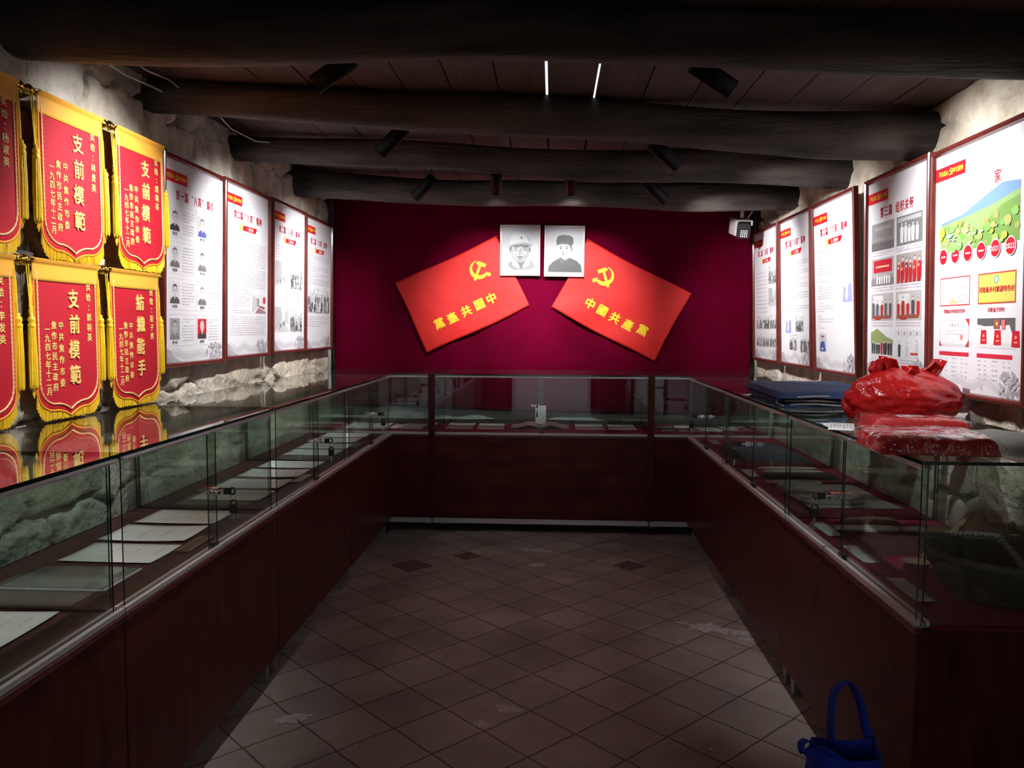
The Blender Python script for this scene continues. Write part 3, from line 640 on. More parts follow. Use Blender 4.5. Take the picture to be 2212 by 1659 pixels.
# mirrored locks on the right row hang on the same side as seen from the aisle
UR = 1.081
rights = ['farthest mahogany glass case of the right row, touching the back row', 'middle case of the right row, holding embroidered insoles', 'nearest right-row case with a glass end, holding the basket']
for k, lb in enumerate(rights):
    ye = YF-.010-UR*k
    display_case((X2, ye, 0), RIGHT, UR-.002, lb, lining_red, wood_panel, end_glass=True)
display_case((-.78, YF, 0), BACK, 1.416, 'wide middle display case of the back row under the portraits', lining_red, wood_panel_h, rail=True, depth=.56)
display_case((-1.565, YF, 0), BACK, .783, 'back-row display case in the left corner, behind the left row', lining_red, wood_panel_h, rail=True, lock=None, depth=.56)
display_case((.638, YF, 0), BACK, .755, 'back-row display case in the right corner, behind the right row', lining_red, wood_panel_h, rail=True, lock=None, depth=.56)
# upright wooden cover strips between the back-row cases
for x, lb in ((-.7795, 'upright mahogany strip left of the wide back display case'), (.637, 'upright mahogany strip right of the wide back display case')):
    mb = MB(); mb.box(x-.021, x+.021, -.016, -.0065, ZB, ZT-.001); tag(mb.build('cover_strip', wood_panel, loc=(0, YF, 0), bevel=.001), lb, 'wood strip', 'cover strips between back cases')

# ------------------------------------------------------------------ exhibits in the cases
DK = ZG-.0115
paper_m = pmat('cream_paper', (.72, .73, .72), .85, col2=(.80, .80, .78), nscale=4)
paper_old = pmat('aged_paper', (.66, .64, .59), .85, col2=(.74, .72, .68), nscale=5)
grey_ink = pmat('faded_ink', (.34, .33, .32), .9)
def sheet(c, size, rot, label, name='document_sheet', cat='document', group=None, seed=0, mat=None, lines=True, curl=.004, z=None):
    rng = random.Random(seed); w, d = size
    root = thing(name, label, cat, (c[0], c[1], DK+.0006 if z is None else z), (0, 0, rot), group)
    f = lambda x, y: .0015+curl*(2*x/w)**2*rng2[0]+curl*.7*(2*y/d)**2*rng2[1]
    rng2 = (rng.random(), rng.random())
    mb = MB(); mb.grid(10, 8, lambda u, v: ((u-.5)*w, (v-.5)*d, f((u-.5)*w, (v-.5)*d))); mb.build('page', mat or (paper_m if seed % 3 else paper_old), root, solid=.0008)
    if lines:
        tb = MB(); n = rng.randint(4, 9)
        for i in range(n):
            x = -w*.36+w*.72*i/(n-1)+rng.uniform(-.004, .004); y0 = d*.36; y1 = d*(.36-rng.uniform(.25, .72)); k = int(abs(y1-y0)/.009)
            for j in range(k):
                yy = y0-(j+.5)*.009
                if rng.random() < .15: continue
                a = rng.uniform(.0016, .003)
                tb.poly([(x-a, yy-.0026, f(x, yy)+.0007), (x+a, yy-.0026, f(x, yy)+.0007), (x+a, yy+.0026, f(x, yy)+.0007), (x-a, yy+.0026, f(x, yy)+.0007)])
        tb.build('writing', grey_ink, root)
    return root
def quad_info(q):
    cx = sum(p[0] for p in q)/4; cy = sum(p[1] for p in q)/4
    return (cx, cy)
G1 = 'document sheets in the left cases'
A4 = (.285, .195)
order = ['nearest', 'second', 'third', 'farthest']
case_names = ['left case under the pennants', 'left case second from the back', 'farthest left case']
spots = [[(-1.312, 2.338), (-1.322, 2.567), (-1.327, 2.805)], [(-1.305, 3.188), (-1.308, 3.416), (-1.304, 3.668), (-1.304, 3.920)], [(-1.307, 4.300), (-1.308, 4.538), (-1.315, 4.777), (-1.309, 5.002)]]
sd = 1
for ci, lst in enumerate(spots):
    for pi, c in enumerate(lst):
        w = order[pi+(1 if ci == 0 else 0)]
        lb = ('cream handwritten sheet, %s of four in the %s' if ci else 'cream sheet, %s of four laid in the %s') % (w, case_names[ci])
        sheet(c, A4, random.Random(sd).uniform(-.02, .02), lb, group=G1, seed=sd); sd += 1
# framed dark document, first of the second case
root = thing('framed_document', 'dark grey document with thin white border, nearest in the left case under the pennants', 'document', (-1.312, 2.09, DK), (0, 0, .0))
mb = MB(); mb.box(-.145, .145, -.098, .098, 0, .006); mb.build('backing', pmat('grey_white_border', (.45, .46, .45), .6), root, bevel=.002)
mb = MB(); mb.box(-.138, .138, -.091, .091, .0062, .0078); mb.build('print', pmat('dark_grey_print', (.075, .075, .075), .5, col2=(.12, .12, .115), nscale=14), root)
mb = MB(); mb.pane(-.143, .143, -.096, .096, .0085, .0098); mb.build('glazing', [glass('frame_glazing', (.985, .985, .985), base=.03), pane_edge], root)
sheet((-1.335, 1.72), (.30, .22), .02, 'large cream sheet in the nearest left case at the frame edge', group=G1, seed=33)
sheet((-1.30, 1.30), (.29, .2), .02, 'cream sheet in the nearest left case, out of frame', group=G1, seed=34)
for k, (c, lb) in enumerate([((-1.138, 2.463), 'small caption card at the front of the left case under the pennants'), ((-1.142, 3.566), 'small caption card at the front of the left case second from the back'), ((-1.146, 4.61), 'small caption card at the front of the farthest left case')]):
    sheet(c, (.048, .185), 0, lb, 'caption_card', 'caption card', 'caption cards in the cases', seed=50+k, mat=pmat('card_beige', (.42, .40, .34), .8), curl=.001)
# back row
sheet((-1.275, 5.49), (.29, .33), .04, 'large pale newspaper sheet in the left corner of the back row', 'newspaper', 'newspaper', seed=61)
sheet((-1.068, 5.49), (.075, .23), -.02, 'narrow pale leaflet beside the newspaper in the left corner of the back row', 'leaflet', 'leaflet', seed=62)
def booklet(c, size, rot, cover, label, z=DK, band=None):
    root = thing('booklet', label, 'booklet', (c[0], c[1], z), (0, 0, rot)); w, d = size
    mb = MB(); mb.box(-w/2+.003, w/2-.003, -d/2+.003, d/2-.003, .001, .008); mb.build('pages', paper_m, root)
    mb = MB(); mb.box(-w/2, w/2, -d/2, d/2, 0, .001); mb.box(-w/2, w/2, -d/2, d/2, .0082, .0095); mb.box(-w/2, -w/2+.002, -d/2, d/2, 0, .0095); mb.build('cover', cover, root, bevel=.0006)
    if band:
        mb = MB(); mb.box(-w*.45, w*.45, band[0]*d, band[1]*d, .0096, .0102); mb.build('cover_print', band[2], root)
    return root
red_cover = pmat('faded_red_cover', (.33, .035, .03), .6); white_cover = pmat('white_cover', (.58, .56, .53), .6); maroon_cover = pmat('maroon_cover', (.09, .008, .014), .6); slate_cover = pmat('slate_cover', (.12, .13, .15), .6)
booklet((-.95, 5.51), (.145, .32), -.03, white_cover, 'white booklet with red top band, left corner of the back row', band=(.2, .48, red_cover))
for k, (c, sz, w) in enumerate([((-.636, 5.62), (.185, .145), 'back left'), ((-.632, 5.44), (.187, .135), 'front left'), ((-.425, 5.62), (.185, .145), 'back right'), ((-.42, 5.44), (.187, .135), 'front right')]):
    sheet(c, sz, 0, '%s sheet of the four left of the album in the wide back case' % w, group='four sheets left of the album', seed=70+k, lines=k % 2 == 0)
for k, (c, sz, w) in enumerate([((.262, 5.64), (.195, .13), 'back sheet of the pair next to the album on its right'), ((.262, 5.475), (.195, .13), 'front sheet of the pair next to the album on its right'), ((.49, 5.64), (.185, .13), 'back sheet of the pair at the right end of the wide back case'), ((.485, 5.475), (.19, .13), 'front sheet of the pair at the right end of the wide back case')]):
    sheet(c, sz, 0, w, group='sheets right of the album', seed=80+k)
# open red-bordered album with a raised middle
root = thing('open_album', 'open red-bordered album lying in the middle of the back case', 'album', (-.08, 5.535, DK))
pink = pmat('pale_pink_page', (.60, .50, .49), .8); redline = pmat('red_page_border', (.55, .03, .06), .7)
for sx in (-1, 1):
    mb = MB(); fz = lambda x: .006+.022*math.exp(-((abs(x)-.07)/.06)**2)
    mb.grid(16, 4, lambda u, v: (sx*(.004+u*.2), -.115+v*.23, fz(u*.2)), flip=sx < 0); mb.build('page', pink, root, solid=.004)
    mb = MB()
    for y0, y1, u0, u1 in [(-.108, -.102, .05, .97), (.102, .108, .05, .97)]: mb.grid(16, 2, lambda u, v: (sx*(.004+(u0+u*(u1-u0))*.2), y0+v*(y1-y0), fz((u0+u*(u1-u0))*.2)+.0026), flip=sx < 0)
    mb.grid(2, 2, lambda u, v: (sx*(.192+u*.006), -.108+v*.216, fz(.195)+.0026), flip=sx < 0)
    mb.build('border', redline, root)
mb = MB(); mb.box(-.022, .022, -.11, .11, 0, .006); mb.build('spine', redline, root)
root = thing('upright_card', 'tall white card with red border standing behind the open album', 'card', (-.078, 5.63, DK+.004), (-.06, 0, .03))
mb = MB(); mb.box(-.040, .040, 0, .004, 0, .142); mb.build('card_edge', redline, root)
mb = MB(); mb.box(-.0365, .0365, -.0012, -.0002, .0035, .1385); mb.build('card_face', paper_m, root)
mb = MB(); mb.box(-.006, .006, .004, .05, 0, .002); mb.box(-.006, .006, .004, .008, .002, .09); mb.build('strut', black_plastic, root)
booklet((.79, 5.64), (.112, .08), 0, red_cover, 'red covered booklet at the left of the right corner case')
sheet((.93, 5.64), (.14, .14), .03, 'printed pale page behind the red booklet in the right corner case', seed=91)
booklet((.785, 5.47), (.10, .13), .02, slate_cover, 'slate blue booklet at the front of the right corner case')
booklet((.90, 5.46), (.085, .11), -.04, maroon_cover, 'maroon booklet beside the slate one in the right corner case')
sheet((1.08, 5.50), (.15, .22), .05, 'pale newspaper clipping at the right end of the back row', seed=92)
sheet((1.22, 5.56), (.11, .2), -.05, 'narrow pale clipping in the right corner of the back row', seed=93)
# right row
card_w = pmat('white_card', (.60, .62, .58), .7)
for k, (c, lb) in enumerate([((.966, 2.155), 'caption card nearest the glass end of the right row'), ((.961, 2.49), 'middle caption card in the nearest right case'), ((.961, 2.794), 'farthest caption card in the nearest right case'), ((.956, 3.86), 'caption card in the middle right case'), ((.995, 4.906), 'caption card in the farthest right case')]):
    sheet(c, (.050, .192), 0, lb, 'caption_card', 'caption card', 'caption cards in the cases', seed=100+k, mat=card_w, curl=.001)
def basket(c, r, h):
    root = thing('woven_basket', 'round shallow grey-brown woven basket in the nearest right display case', 'basket', (c[0], c[1], DK))
    wm = pmat('weathered_wicker', (.075, .066, .048), .85, col2=(.13, .115, .085), nscale=18, stretch=(1, 1, 6), bump=.8, bscale=60)
    mb = MB(); prof = [(r*.02, .004), (r*.55, .004), (r*.66, .012), (r*.80, h*.45), (r*.93, h*.85), (r*.97, h)]
    def wall(u, v, off):
        i = min(int(v*(len(prof)-1)), len(prof)-2); t = v*(len(prof)-1)-i; rr = prof[i][0]*(1-t)+prof[i+1][0]*t+off; z = prof[i][1]*(1-t)+prof[i+1][1]*t
        w = .0022*math.sin(u*2*PI*36)*(1 if int(v*22) % 2 else -1) if v > .3 else 0
        a = u*2*PI; return ((rr+w)*math.cos(a), (rr+w)*math.sin(a), z+(.006 if off < 0 else 0))
    mb.grid(144, 40, lambda u, v: wall(u, v, 0), closed_u=True); mb.grid(144, 40, lambda u, v: wall(u, v, -.008), closed_u=True, flip=True)
    mb.build('basket_body', wm, root)
    mb = MB()
    for k in range(2):
        mb.tube([((r*.965+.004*math.cos(t*40+k*PI))*math.cos(t), (r*.965+.004*math.cos(t*40+k*PI))*math.sin(t), h+.003+.004*math.sin(t*40+k*PI)) for t in [2*PI*i/240 for i in range(240)]], .0075, 6, closed=True)
    mb.build('rim', pmat('pale_wicker_rim', (.16, .145, .12), .8, bump=.5, bscale=80), root)
basket((1.175, 2.12), .185, .115)
root = thing('wooden_ladle', 'long wooden stick leaning beside the basket in the nearest right case', 'wooden tool', (1.10, 2.38, DK))
mb = MB(); mb.tube([(0, 0, .02), (.09, .09, .04), (.20, .19, .075), (.26, .25, .10)], [.012, .011, .010, .009], 10); mb.build('handle', pmat('old_brown_wood', (.13, .085, .05), .7, col2=(.18, .12, .07), nscale=9), root)
mb = MB(); mb.lathe([(0, -.018), (.03, -.012), (.04, .002), (.036, .003), (.026, -.008), (0, -.012)], 20, Matrix.Translation((-.03, -.03, .02))); mb.build('bowl', pmat('old_brown_wood', (.13, .085, .05), .7), root)
def sole_shape(L_, W_, t_):
    n = 26; P = []
    for i in range(n):
        a = 2*PI*i/n; x = math.cos(a)*L_/2; s_ = math.sin(a); k = (x/(L_/2)); w = W_/2*(1+.12*k-.22*math.exp(-((k+.15)/.35)**2)); P.append((x, s_*w*(1-.0*k)))
    return P
def insole(c, rot, z, label, mat, motif=None, L_=.25, W_=.085, group='embroidered insoles', name='insole'):
    root = thing(name, label, 'insole', (c[0], c[1], z), (0, 0, rot), group); P = sole_shape(L_, W_, .008); n = len(P)
    mb = MB(); t = .009
    rings = [(1.0, 0), (1.02, .003), (1.0, t-.001), (.97, t)]
    vs = [(x*k, y*k, zz) for k, zz in rings for x, y in P]; fs = [(i*n+j, i*n+(j+1) % n, (i+1)*n+(j+1) % n, (i+1)*n+j) for i in range(3) for j in range(n)]+[tuple(range(3*n, 4*n))]
    mb.add(vs, fs); mb.build('sole', mat, root)
    if motif:
        mm = MB(); rng = random.Random(len(label)*7+ord(label[0]))
        for cx in (-.075, .06):
            for k in range(9):
                a = 2*PI*k/9; r1 = .006+.014*(k % 3 > 0); x, y = cx+.02*math.cos(a)*1.2, .016*math.sin(a)
                mm.poly([(x+.0065*math.cos(q), y+.0045*math.sin(q), t+.0007) for q in [2*PI*j/7 for j in range(7)]])
            mm.poly([(cx+.008*math.cos(q), .006*math.sin(q), t+.0007) for q in [2*PI*j/8 for j in range(8)]])
        mm.build('embroidery', motif, root)
    return root
cloth_c = pmat('cream_cotton', (.47, .45, .39), .9, bump=.3, bscale=200); red_thread = pmat('red_embroidery', (.40, .04, .045), .8)
tan_c = pmat('tan_cotton', (.36, .31, .24), .9, bump=.3, bscale=200)
def cloth_slab(name, label, cat, c, size, h, rot, mat, seed, z, sub=None, wr=.006, nx=40, ny=30, parent=None, power=5):
    """soft folded cloth: a rounded slab with a rumpled upper face"""
    rng = random.Random(seed); ox = rng.uniform(0, 50); w, d = size
    root = thing(name, label, cat, (c[0], c[1], z), (0, 0, rot))
    def fn(u, v):
        a = 2*u-1; b = 2*v-1; e = max(0.0, 1-(abs(a)**power+abs(b)**power)) ** .35
        x = a*w/2*(1+.02*math.sin(b*3+ox)); y = b*d/2*(1+.03*math.sin(a*4+ox))
        nz = mnoise.noise(Vector((x*9+ox, y*9, 1)))+.5*mnoise.noise(Vector((x*22+ox, y*22, 4)))
        return (x, y, max(.0006, e*h+(nz*wr if e > .25 else 0)))
    mb = MB(); mb.grid(nx, ny, fn)
    def fb(u, v): return ((2*u-1)*w/2*.985, (2*v-1)*d/2*.985, .0004)
    mb.grid(2, 2, fb, flip=True)
    mb.build('cloth', mat, root)
    return root
wc = cloth_slab('white_cloth', 'white cotton cloth spread under the embroidered insoles', 'cloth', (1.18, 3.37), (.36, .46), .008, .06, cloth_c, 3, DK, wr=.002)
for k, (c, rot) in enumerate([((1.12, 3.20), .03), ((1.15, 3.29), -.02), ((1.12, 3.39), .02), ((1.11, 3.50), -.04), ((1.08, 3.59), .03)]):
    insole(c, rot, DK+.0085+.0002*k, '%s cream insole with red stitched motif on the white cloth' % ['nearest', 'second nearest', 'middle', 'fourth', 'farthest'][k], cloth_c, red_thread)
cloth_slab('dark_cloth', 'dark folded cloth behind the embroidered insoles', 'cloth', (1.17, 3.77), (.34, .12), .018, .05, pmat('charcoal_cloth', (.025, .024, .028), .9), 8, DK)
insole((1.17, 3.895), .02, DK+.001, 'front plain tan sole in the middle right case', tan_c, None, .29, .07, 'plain soles')
insole((1.17, 3.985), .01, DK+.001, 'back plain tan sole in the middle right case', tan_c, None, .29, .07, 'plain soles')
insole((1.10, 2.80), .02, DK+.0005, 'pale cloth sole left of its pair near the basket', cloth_c, None, .22, .085, 'pair of pale soles', )
insole((1.31, 2.80), .02, DK+.0005, 'pale cloth sole right of its pair near the basket', cloth_c, None, .17, .085, 'pair of pale soles', )
cloth_slab('patterned_cloth', 'reddish-brown patterned cloth pad behind the pale soles', 'cloth', (1.15, 2.888), (.20, .11), .016, .0, pmat('brown_pattern_cloth', (.12, .06, .05), .9, col2=(.20, .12, .10), nscale=60), 5, DK)
cloth_slab('folded_uniform', 'folded dark maroon cloth between the pale soles and the basket', 'cloth', (1.12, 2.60), (.26, .22), .02, .1, pmat('dark_maroon_cloth', (.055, .010, .014), .9), 9, DK)
cloth_slab('folded_garment', 'folded dark slate garment in the farthest right case', 'cloth', (1.17, 4.45), (.36, .55), .035, .02, pmat('dark_slate_cloth', (.05, .055, .075), .9, bump=.3, bscale=120), 12, DK)

# ------------------------------------------------------------------ things lying on top of the right row
TOP = ZT+.0008
def blue_jacket():
    root = thing('folded_jacket', 'navy blue folded jacket with grey piping on top of the right row', 'jacket', (1.10, 3.40, TOP), (0, 0, .02))
    nav = pmat('navy_twill', (.013, .034, .105), .8, sheen=.1, bump=.3, bscale=60, col2=(.018, .046, .14), nscale=5); pip = pmat('grey_piping', (.30, .30, .31), .7)
    def slab(w, d, h, z, sx, seed, name, tilt=0):
        def fn(u, v):
            a = 2*u-1; b = 2*v-1; e = max(0, 1-(abs(a)**8+abs(b)**8))**.3
            x = a*w/2+sx; y = b*d/2+.012*math.sin(a*3+seed)
            return (x, y, z+max(.0004, e*(h+.004*mnoise.noise(Vector((x*7+seed, y*7, 0)))))+tilt*(b+1)*.5)
        mb = MB(); mb.grid(36, 30, fn); mb.grid(2, 2, lambda u, v: ((2*u-1)*w/2+sx, (2*v-1)*d/2, z+.0005), flip=True); return mb.build(name, nav, root)
    slab(.46, .52, .020, .000, .01, 1, 'lower_fold'); slab(.45, .50, .018, .019, .0, 2, 'middle_fold'); slab(.44, .56, .026, .036, -.01, 3, 'upper_fold', tilt=.012)
    for z, x0, x1, dy in [(.009, -.18, .22, -.266), (.023, -.20, .21, -.258), (.040, -.16, .20, -.268)]:
        mb = MB(); mb.tube([(x0+(x1-x0)*t, dy+.010*math.sin(t*9+z*90), z+.004*math.sin(t*7)) for t in [i/24 for i in range(25)]], .0045, 8); mb.build('piping', pip, root)
    mb = MB(); mb.tube([(-.20-.022*math.sin(PI*t), -.25+.05*t, .004+.026*t) for t in [i/10 for i in range(11)]], .0045, 8); mb.build('piping', pip, root)
    mb = MB(); mb.box(.10, .104, -.272, -.268, .052, .074); mb.box(.108, .112, -.272, -.268, .052, .074); mb.build('zip_pull', pmat('pale_tag', (.6, .6, .58), .5), root)
blue_jacket()
sheet((.95, 3.62), (.15, .21), .10, 'white paper sheet poking out at the left under the navy jacket', seed=None or 121, mat=pmat('bright_paper', (.75, .75, .78), .8), z=TOP, lines=False, curl=.001)
sheet((.905, 2.53), (.075, .20), -.35, 'white paper corner lying near the counter edge beside the red bag', seed=123, mat=pmat('bright_paper', (.75, .75, .78), .8), z=TOP, lines=True, curl=.001)

def plastic_bag():
    root = thing('plastic_bag', 'bulging red plastic bag with its handles up, on the right display case', 'plastic bag', (1.195, 2.77, TOP), (0, 0, .10))
    rm = pmat('thin_red_plastic', (.56, .016, .015), .22, spec=.6, bump=.9, bscale=26, transl=.35, col2=(.44, .010, .012), nscale=6)
    def fn(u, v):
        a = 2*PI*u; z = v
        r = (1-(abs(2*min(z, .98)-.62)/1.38)**2.2)**.5 if z > .31 else (.86+.14*(z/.31)**.6)
        pl = 1+.030*math.sin(a*9+z*6)*(.3+z)+.055*abs(math.sin(a*7.5+2*z))*z*z-.03+.03*abs(mnoise.noise(Vector((math.cos(a)*8, math.sin(a)*8, z*4+3))))+.05*math.sin(a*4+1.3)*z+.04*mnoise.noise(Vector((math.cos(a)*2.4, math.sin(a)*2.4, z*5)))+.05*mnoise.noise(Vector((math.cos(a)*5, math.sin(a)*5, z*9+7)))
        if z > .86: r = max(r, .18)
        x = .195*r*pl*math.cos(a); y = .135*r*pl*math.sin(a)
        h = .165*z**.92+.012*math.sin(a*2+.6)*z
        return (x*(1+.08*(1-z)*(-1 if x < 0 else .2)*(-1)), y, h)
    mb = MB(); mb.grid(90, 34, fn, closed_u=True); mb.grid(40, 2, lambda u, v: (.19*.86*v*math.cos(2*PI*u), .13*.86*v*math.sin(2*PI*u), .0004), closed_u=True, flip=True); mb.build('bag_body', rm, root)
    def ear(cx, cy, w, hgt, lean, seed, rot):
        def f(u, v):
            a = 2*u-1; ww = w*(1-.25*v+.12*math.sin(v*4))*(.55+.45*min(1, v*2.2)); x = a*ww/2+lean*v; z = .130+hgt*v*(1-.22*a*a*(1 if v > .6 else .3)); y = .014*math.sin(a*5+seed)*(.4+v)+.01*math.sin(a*11+seed*2)*v
            c, s = math.cos(rot), math.sin(rot); return (cx+x*c-y*s, cy+x*s+y*c, z)
        mb = MB(); mb.grid(26, 16, f); return mb.build('bag_handle', rm, root, solid=.0012)
    ear(-.065, 0, .115, .085, -.012, 1.0, .15); ear(.075, .01, .085, .075, .045, 2.2, -.1); ear(.005, -.02, .06, .055, .0, 3.0, .5)
plastic_bag()
cello = glass('crinkled_cellophane', (.985, .98, .98), base=.10, rough=.04, bump=.8)
def packet(c, rot, w, d, h, label, white, seed):
    root = thing('packaged_garment', label, 'packaged garment', (c[0], c[1], TOP), (0, 0, rot), 'red garments in clear bags')
    rd = pmat('red_polyester', (.50, .008, .014), .55, sheen=.2); wh = pmat('white_print', (.80, .80, .84), .55)
    def prof(u, v, k, zofs=0):
        a = 2*u-1; b = 2*v-1; e = max(0, 1-(abs(a)**9+abs(b)**9))**.30
        x = a*w/2*k; y = b*d/2*k; nz = mnoise.noise(Vector((x*10+seed, y*10, 2)))+.6*mnoise.noise(Vector((x*26+seed, y*20, 5)))
        return (x, y, .0012+zofs+e*(h+.004*nz)+(.0 if e > 0 else 0))
    mb = MB(); nu, nv = 44, 34
    vs = [prof(i/(nu-1), j/(nv-1), .93) for j in range(nv) for i in range(nu)]; fs = []; mi = []
    for j in range(nv-1):
        for i in range(nu-1):
            fs.append((j*nu+i, j*nu+i+1, (j+1)*nu+i+1, (j+1)*nu+i)); a = i/(nu-1); b = j/(nv-1)
            mi.append(1 if any(x0 < a < x1 and y0 < b-.30*sl*(a-.5) < y1 for x0, x1, y0, y1, sl in white) else 0)
    mb.add(vs, fs, mi, True); mb.grid(2, 2, lambda u, v: ((2*u-1)*w*.45, (2*v-1)*d*.45, .001), flip=True)
    mb.build('garment', [rd, wh], root)
    mb = MB()
    def wrap(u, v):
        a = 2*u-1; b = 2*v-1; x, y, z = prof(u, v, 1.02, .004); nz = mnoise.noise(Vector((x*30+seed, y*22, 9)))
        f = max(0, abs(a)-.9)*10; return (x+.012*f*nz, y, max(.0008, z+.004*nz+(.010*abs(nz)*f)))
    mb.grid(60, 44, wrap); mb.build('clear_wrap', cello, root)
    return root
packet((1.11, 2.505), -.10, .31, .17, .036, 'red packaged garment with a white tag, in front of the red plastic bag', [(.36, .62, .50, .78, .0)], 3.0)
packet((.955, 2.080), -.08, .30, .25, .044, 'red and white packaged garment at the near corner of the right row', [(.22, .55, .42, .62, .9), (.45, .82, .06, .26, 1.0), (.12, .19, .2, .36, 0), (.3, .9, .80, .93, 0)], 8.0)
gc = cloth_slab('grey_cloth', 'soft grey cloth spread at the near right corner of the top', 'cloth', (1.272, 2.185), (.30, .43), .018, .02, pmat('grey_green_cotton', (.30, .30, .28), .95, bump=.4, bscale=120, col2=(.36, .36, .335), nscale=4), 21, TOP, wr=.007, power=4)

# ------------------------------------------------------------------ pennants on the left wall
BW = .327          # cloth width
def pennant_bottom(x):
    u = min(1, abs(x)/(BW/2))
    return .044+.066*(1-math.sqrt(max(0, 1-((u-.5)/.5)**2))) if u > .5 else .044-.022*(1-u/.5)**2
PEN = {}
def pennant(loc, name_text, main, label):
    root = thing('pennant', label, 'pennant', loc, (0, 0, LEFT), 'red velvet award pennants'); root.scale = (1.03, 1, 1.04)
    if not PEN:
        mb = MB(); mb.grid(50, 40, lambda u, v: ((u-.5)*BW, -.0040-.0010*math.sin(u*9)*(1-v), pennant_bottom((u-.5)*BW)+(.462-pennant_bottom((u-.5)*BW))*v)); PEN['cloth'] = (mb.build('cloth', velvet_red, root, solid=.003))
        xs_ = [-1+2*i/60 for i in range(61)]
        edge = [(-BW/2, .46)]+[(x*BW/2, pennant_bottom(x*BW/2)) for x in xs_]+[(BW/2, .46)]
        mb = MB(); mb.tube([(x, -.005, z) for x, z in edge], .0042, 6); PEN['piping'] = mb.build('piping', piping_m, root)
        inn = [(-BW/2*.915, .46)]+[(x*BW/2*.915, pennant_bottom(x*BW/2)+.020) for x in xs_]+[(BW/2*.915, .46)]
        mb = MB()
        # twisted braid: little beads along the line
        L_ = 0; q = []
        for i in range(len(inn)-1):
            a = Vector((inn[i][0], 0, inn[i][1])); b = Vector((inn[i+1][0], 0, inn[i+1][1])); k = max(1, int((b-a).length/.0062))
            for j in range(k): q.append(a.lerp(b, j/k))
        rr = [.0022+.0016*(i % 2) for i in range(len(q))]
        mb.tube([(p.x, -.0075, p.z) for p in q], rr, 6); PEN['braid'] = mb.build('braid', braid_m, root)
        mb = MB(); rng = random.Random(7)
        def strand(x, z, l, dx, w=.0012, y=-.003):
            x2 = x+dx; yy = y+rng.uniform(-.003, .002)
            mb.add([(x-w, yy, z), (x+w, yy, z), (x2+w*.8, yy, z-l), (x2-w*.8, yy, z-l), (x, yy-.0016, z), (x2, yy-.0016, z-l)], [(0, 4, 5, 3), (4, 1, 2, 5), (1, 0, 3, 2)])
        for i in range(240):
            x = -BW/2+BW*(i+.5)/240; zz = pennant_bottom(x)+.004; strand(x, zz, min(rng.uniform(.040, .048), max(.010, zz-rng.uniform(.014, .019))), rng.uniform(-.003, .003))
        for sx in (-1, 1):
            for i in range(190):
                z = .135+.33*(i+.5)/190; x = sx*(BW/2+rng.uniform(-.002, .006)); strand(x, z, rng.uniform(.035, .055), sx*rng.uniform(.004, .017), y=-.002)
        PEN['fringe'] = mb.build('fringe', fringe_m, root)
        mb = MB()
        mb.grid(30, 12, lambda u, v: ((u-.5)*(BW+.012), -.011*math.sin(PI*(.5+.5*min(1, v*2)))-.0068 if v < .5 else -.0075, .498-.014*(1-math.cos(PI*min(1, v*2)))/2 if v < .5 else .484-.050*(v-.5)*2))
        mb.grid(30, 4, lambda u, v: ((u-.5)*(BW+.012), .006*v-.009, .498+.002*v)); PEN['top_band'] = mb.build('top_band', satin, root, solid=.002)
        mb = MB(); mb.tube([(-BW/2-.02, .004, .490), (BW/2+.02, .004, .490)], .0085, 14)
        R90 = Matrix.Rotation(PI/2, 4, 'Y')
        PEN['rod'] = mb.build('rod', gold, root)
        for sx in (-1, 1):
            mb = MB(); M = Matrix.Translation((sx*(BW/2+.008), .004, .490)) @ (R90 if sx > 0 else Matrix.Rotation(-PI/2, 4, 'Y'))
            mb.lathe([(.010, 0), (.0125, .002), (.0125, .005), (.009, .006), (.013, .010), (.0165, .016), (.0165, .021), (.012, .026), (.008, .027), (.011, .030), (.009, .034), (0, .036)], 20, M)
            PEN['finial%d' % sx] = mb.build('finial', gold, root)
            # tassel with cord
            x = sx*(BW/2+.014); mb = MB(); mb.tube([(x-.004*sx, .0, .484), (x, -.004, .42), (x+.002*sx, -.006, .335)], .0016, 6); mb.tube([(x+.004*sx, .002, .484), (x+.006*sx, -.003, .42), (x+.003*sx, -.006, .335)], .0016, 6)
            ts = MB(); M = Matrix.Translation((x+.002*sx, -.008, 0))
            ts.lathe([(0, .338), (.006, .336), (.0045, .330), (.010, .324), (.0115, .316), (.008, .311), (.0115, .305), (.0115, .298), (.009, .294)], 16, M)
            rng = random.Random(3+sx)
            for k in range(70):
                a = 2*PI*k/70*3.1; r0 = .0095*math.sqrt(rng.random()*.6+.4); r1 = r0*1.55; l = rng.uniform(.165, .18)
                p0 = Vector((x+.002*sx+r0*math.cos(a), -.008+r0*math.sin(a), .297)); p1 = Vector((x+.002*sx+r1*math.cos(a)+rng.uniform(-.002, .002), -.008+r1*math.sin(a)*.7, .297-l))
                ts.tube([p0, p0.lerp(p1, .5)+Vector((0.001*math.cos(a), 0.001*math.sin(a), 0)), p1], [.0017, .0016, .0012], 4)
            t_ = ts.build('tassel', fringe_m, root); PEN['tassel%d' % sx] = t_
            c_ = mb.build('cord', fringe_m, t_)
        mb = MB()
        text(mb, '中共焦作市委', -.040, .302, .026, -.0070, True, 1.36, .014, .03)
        text(mb, '焦作市民主政府', -.075, .302, .026, -.0070, True, 1.20, .014, .03)
        text(mb, '一九四七年十二月', -.108, .290, .026, -.0070, True, 1.02, .014, .03)
        PEN['inscription'] = mb.build('inscription', gold_thread, root)
        PEN['_root'] = root
    else:
        for ch in PEN['_root'].children:
            if ch.name.split('.')[0] in ('main_lettering', 'dedication'): continue
            copy_tree(ch, root)
    rng = random.Random(len(label))
    mb = MB()
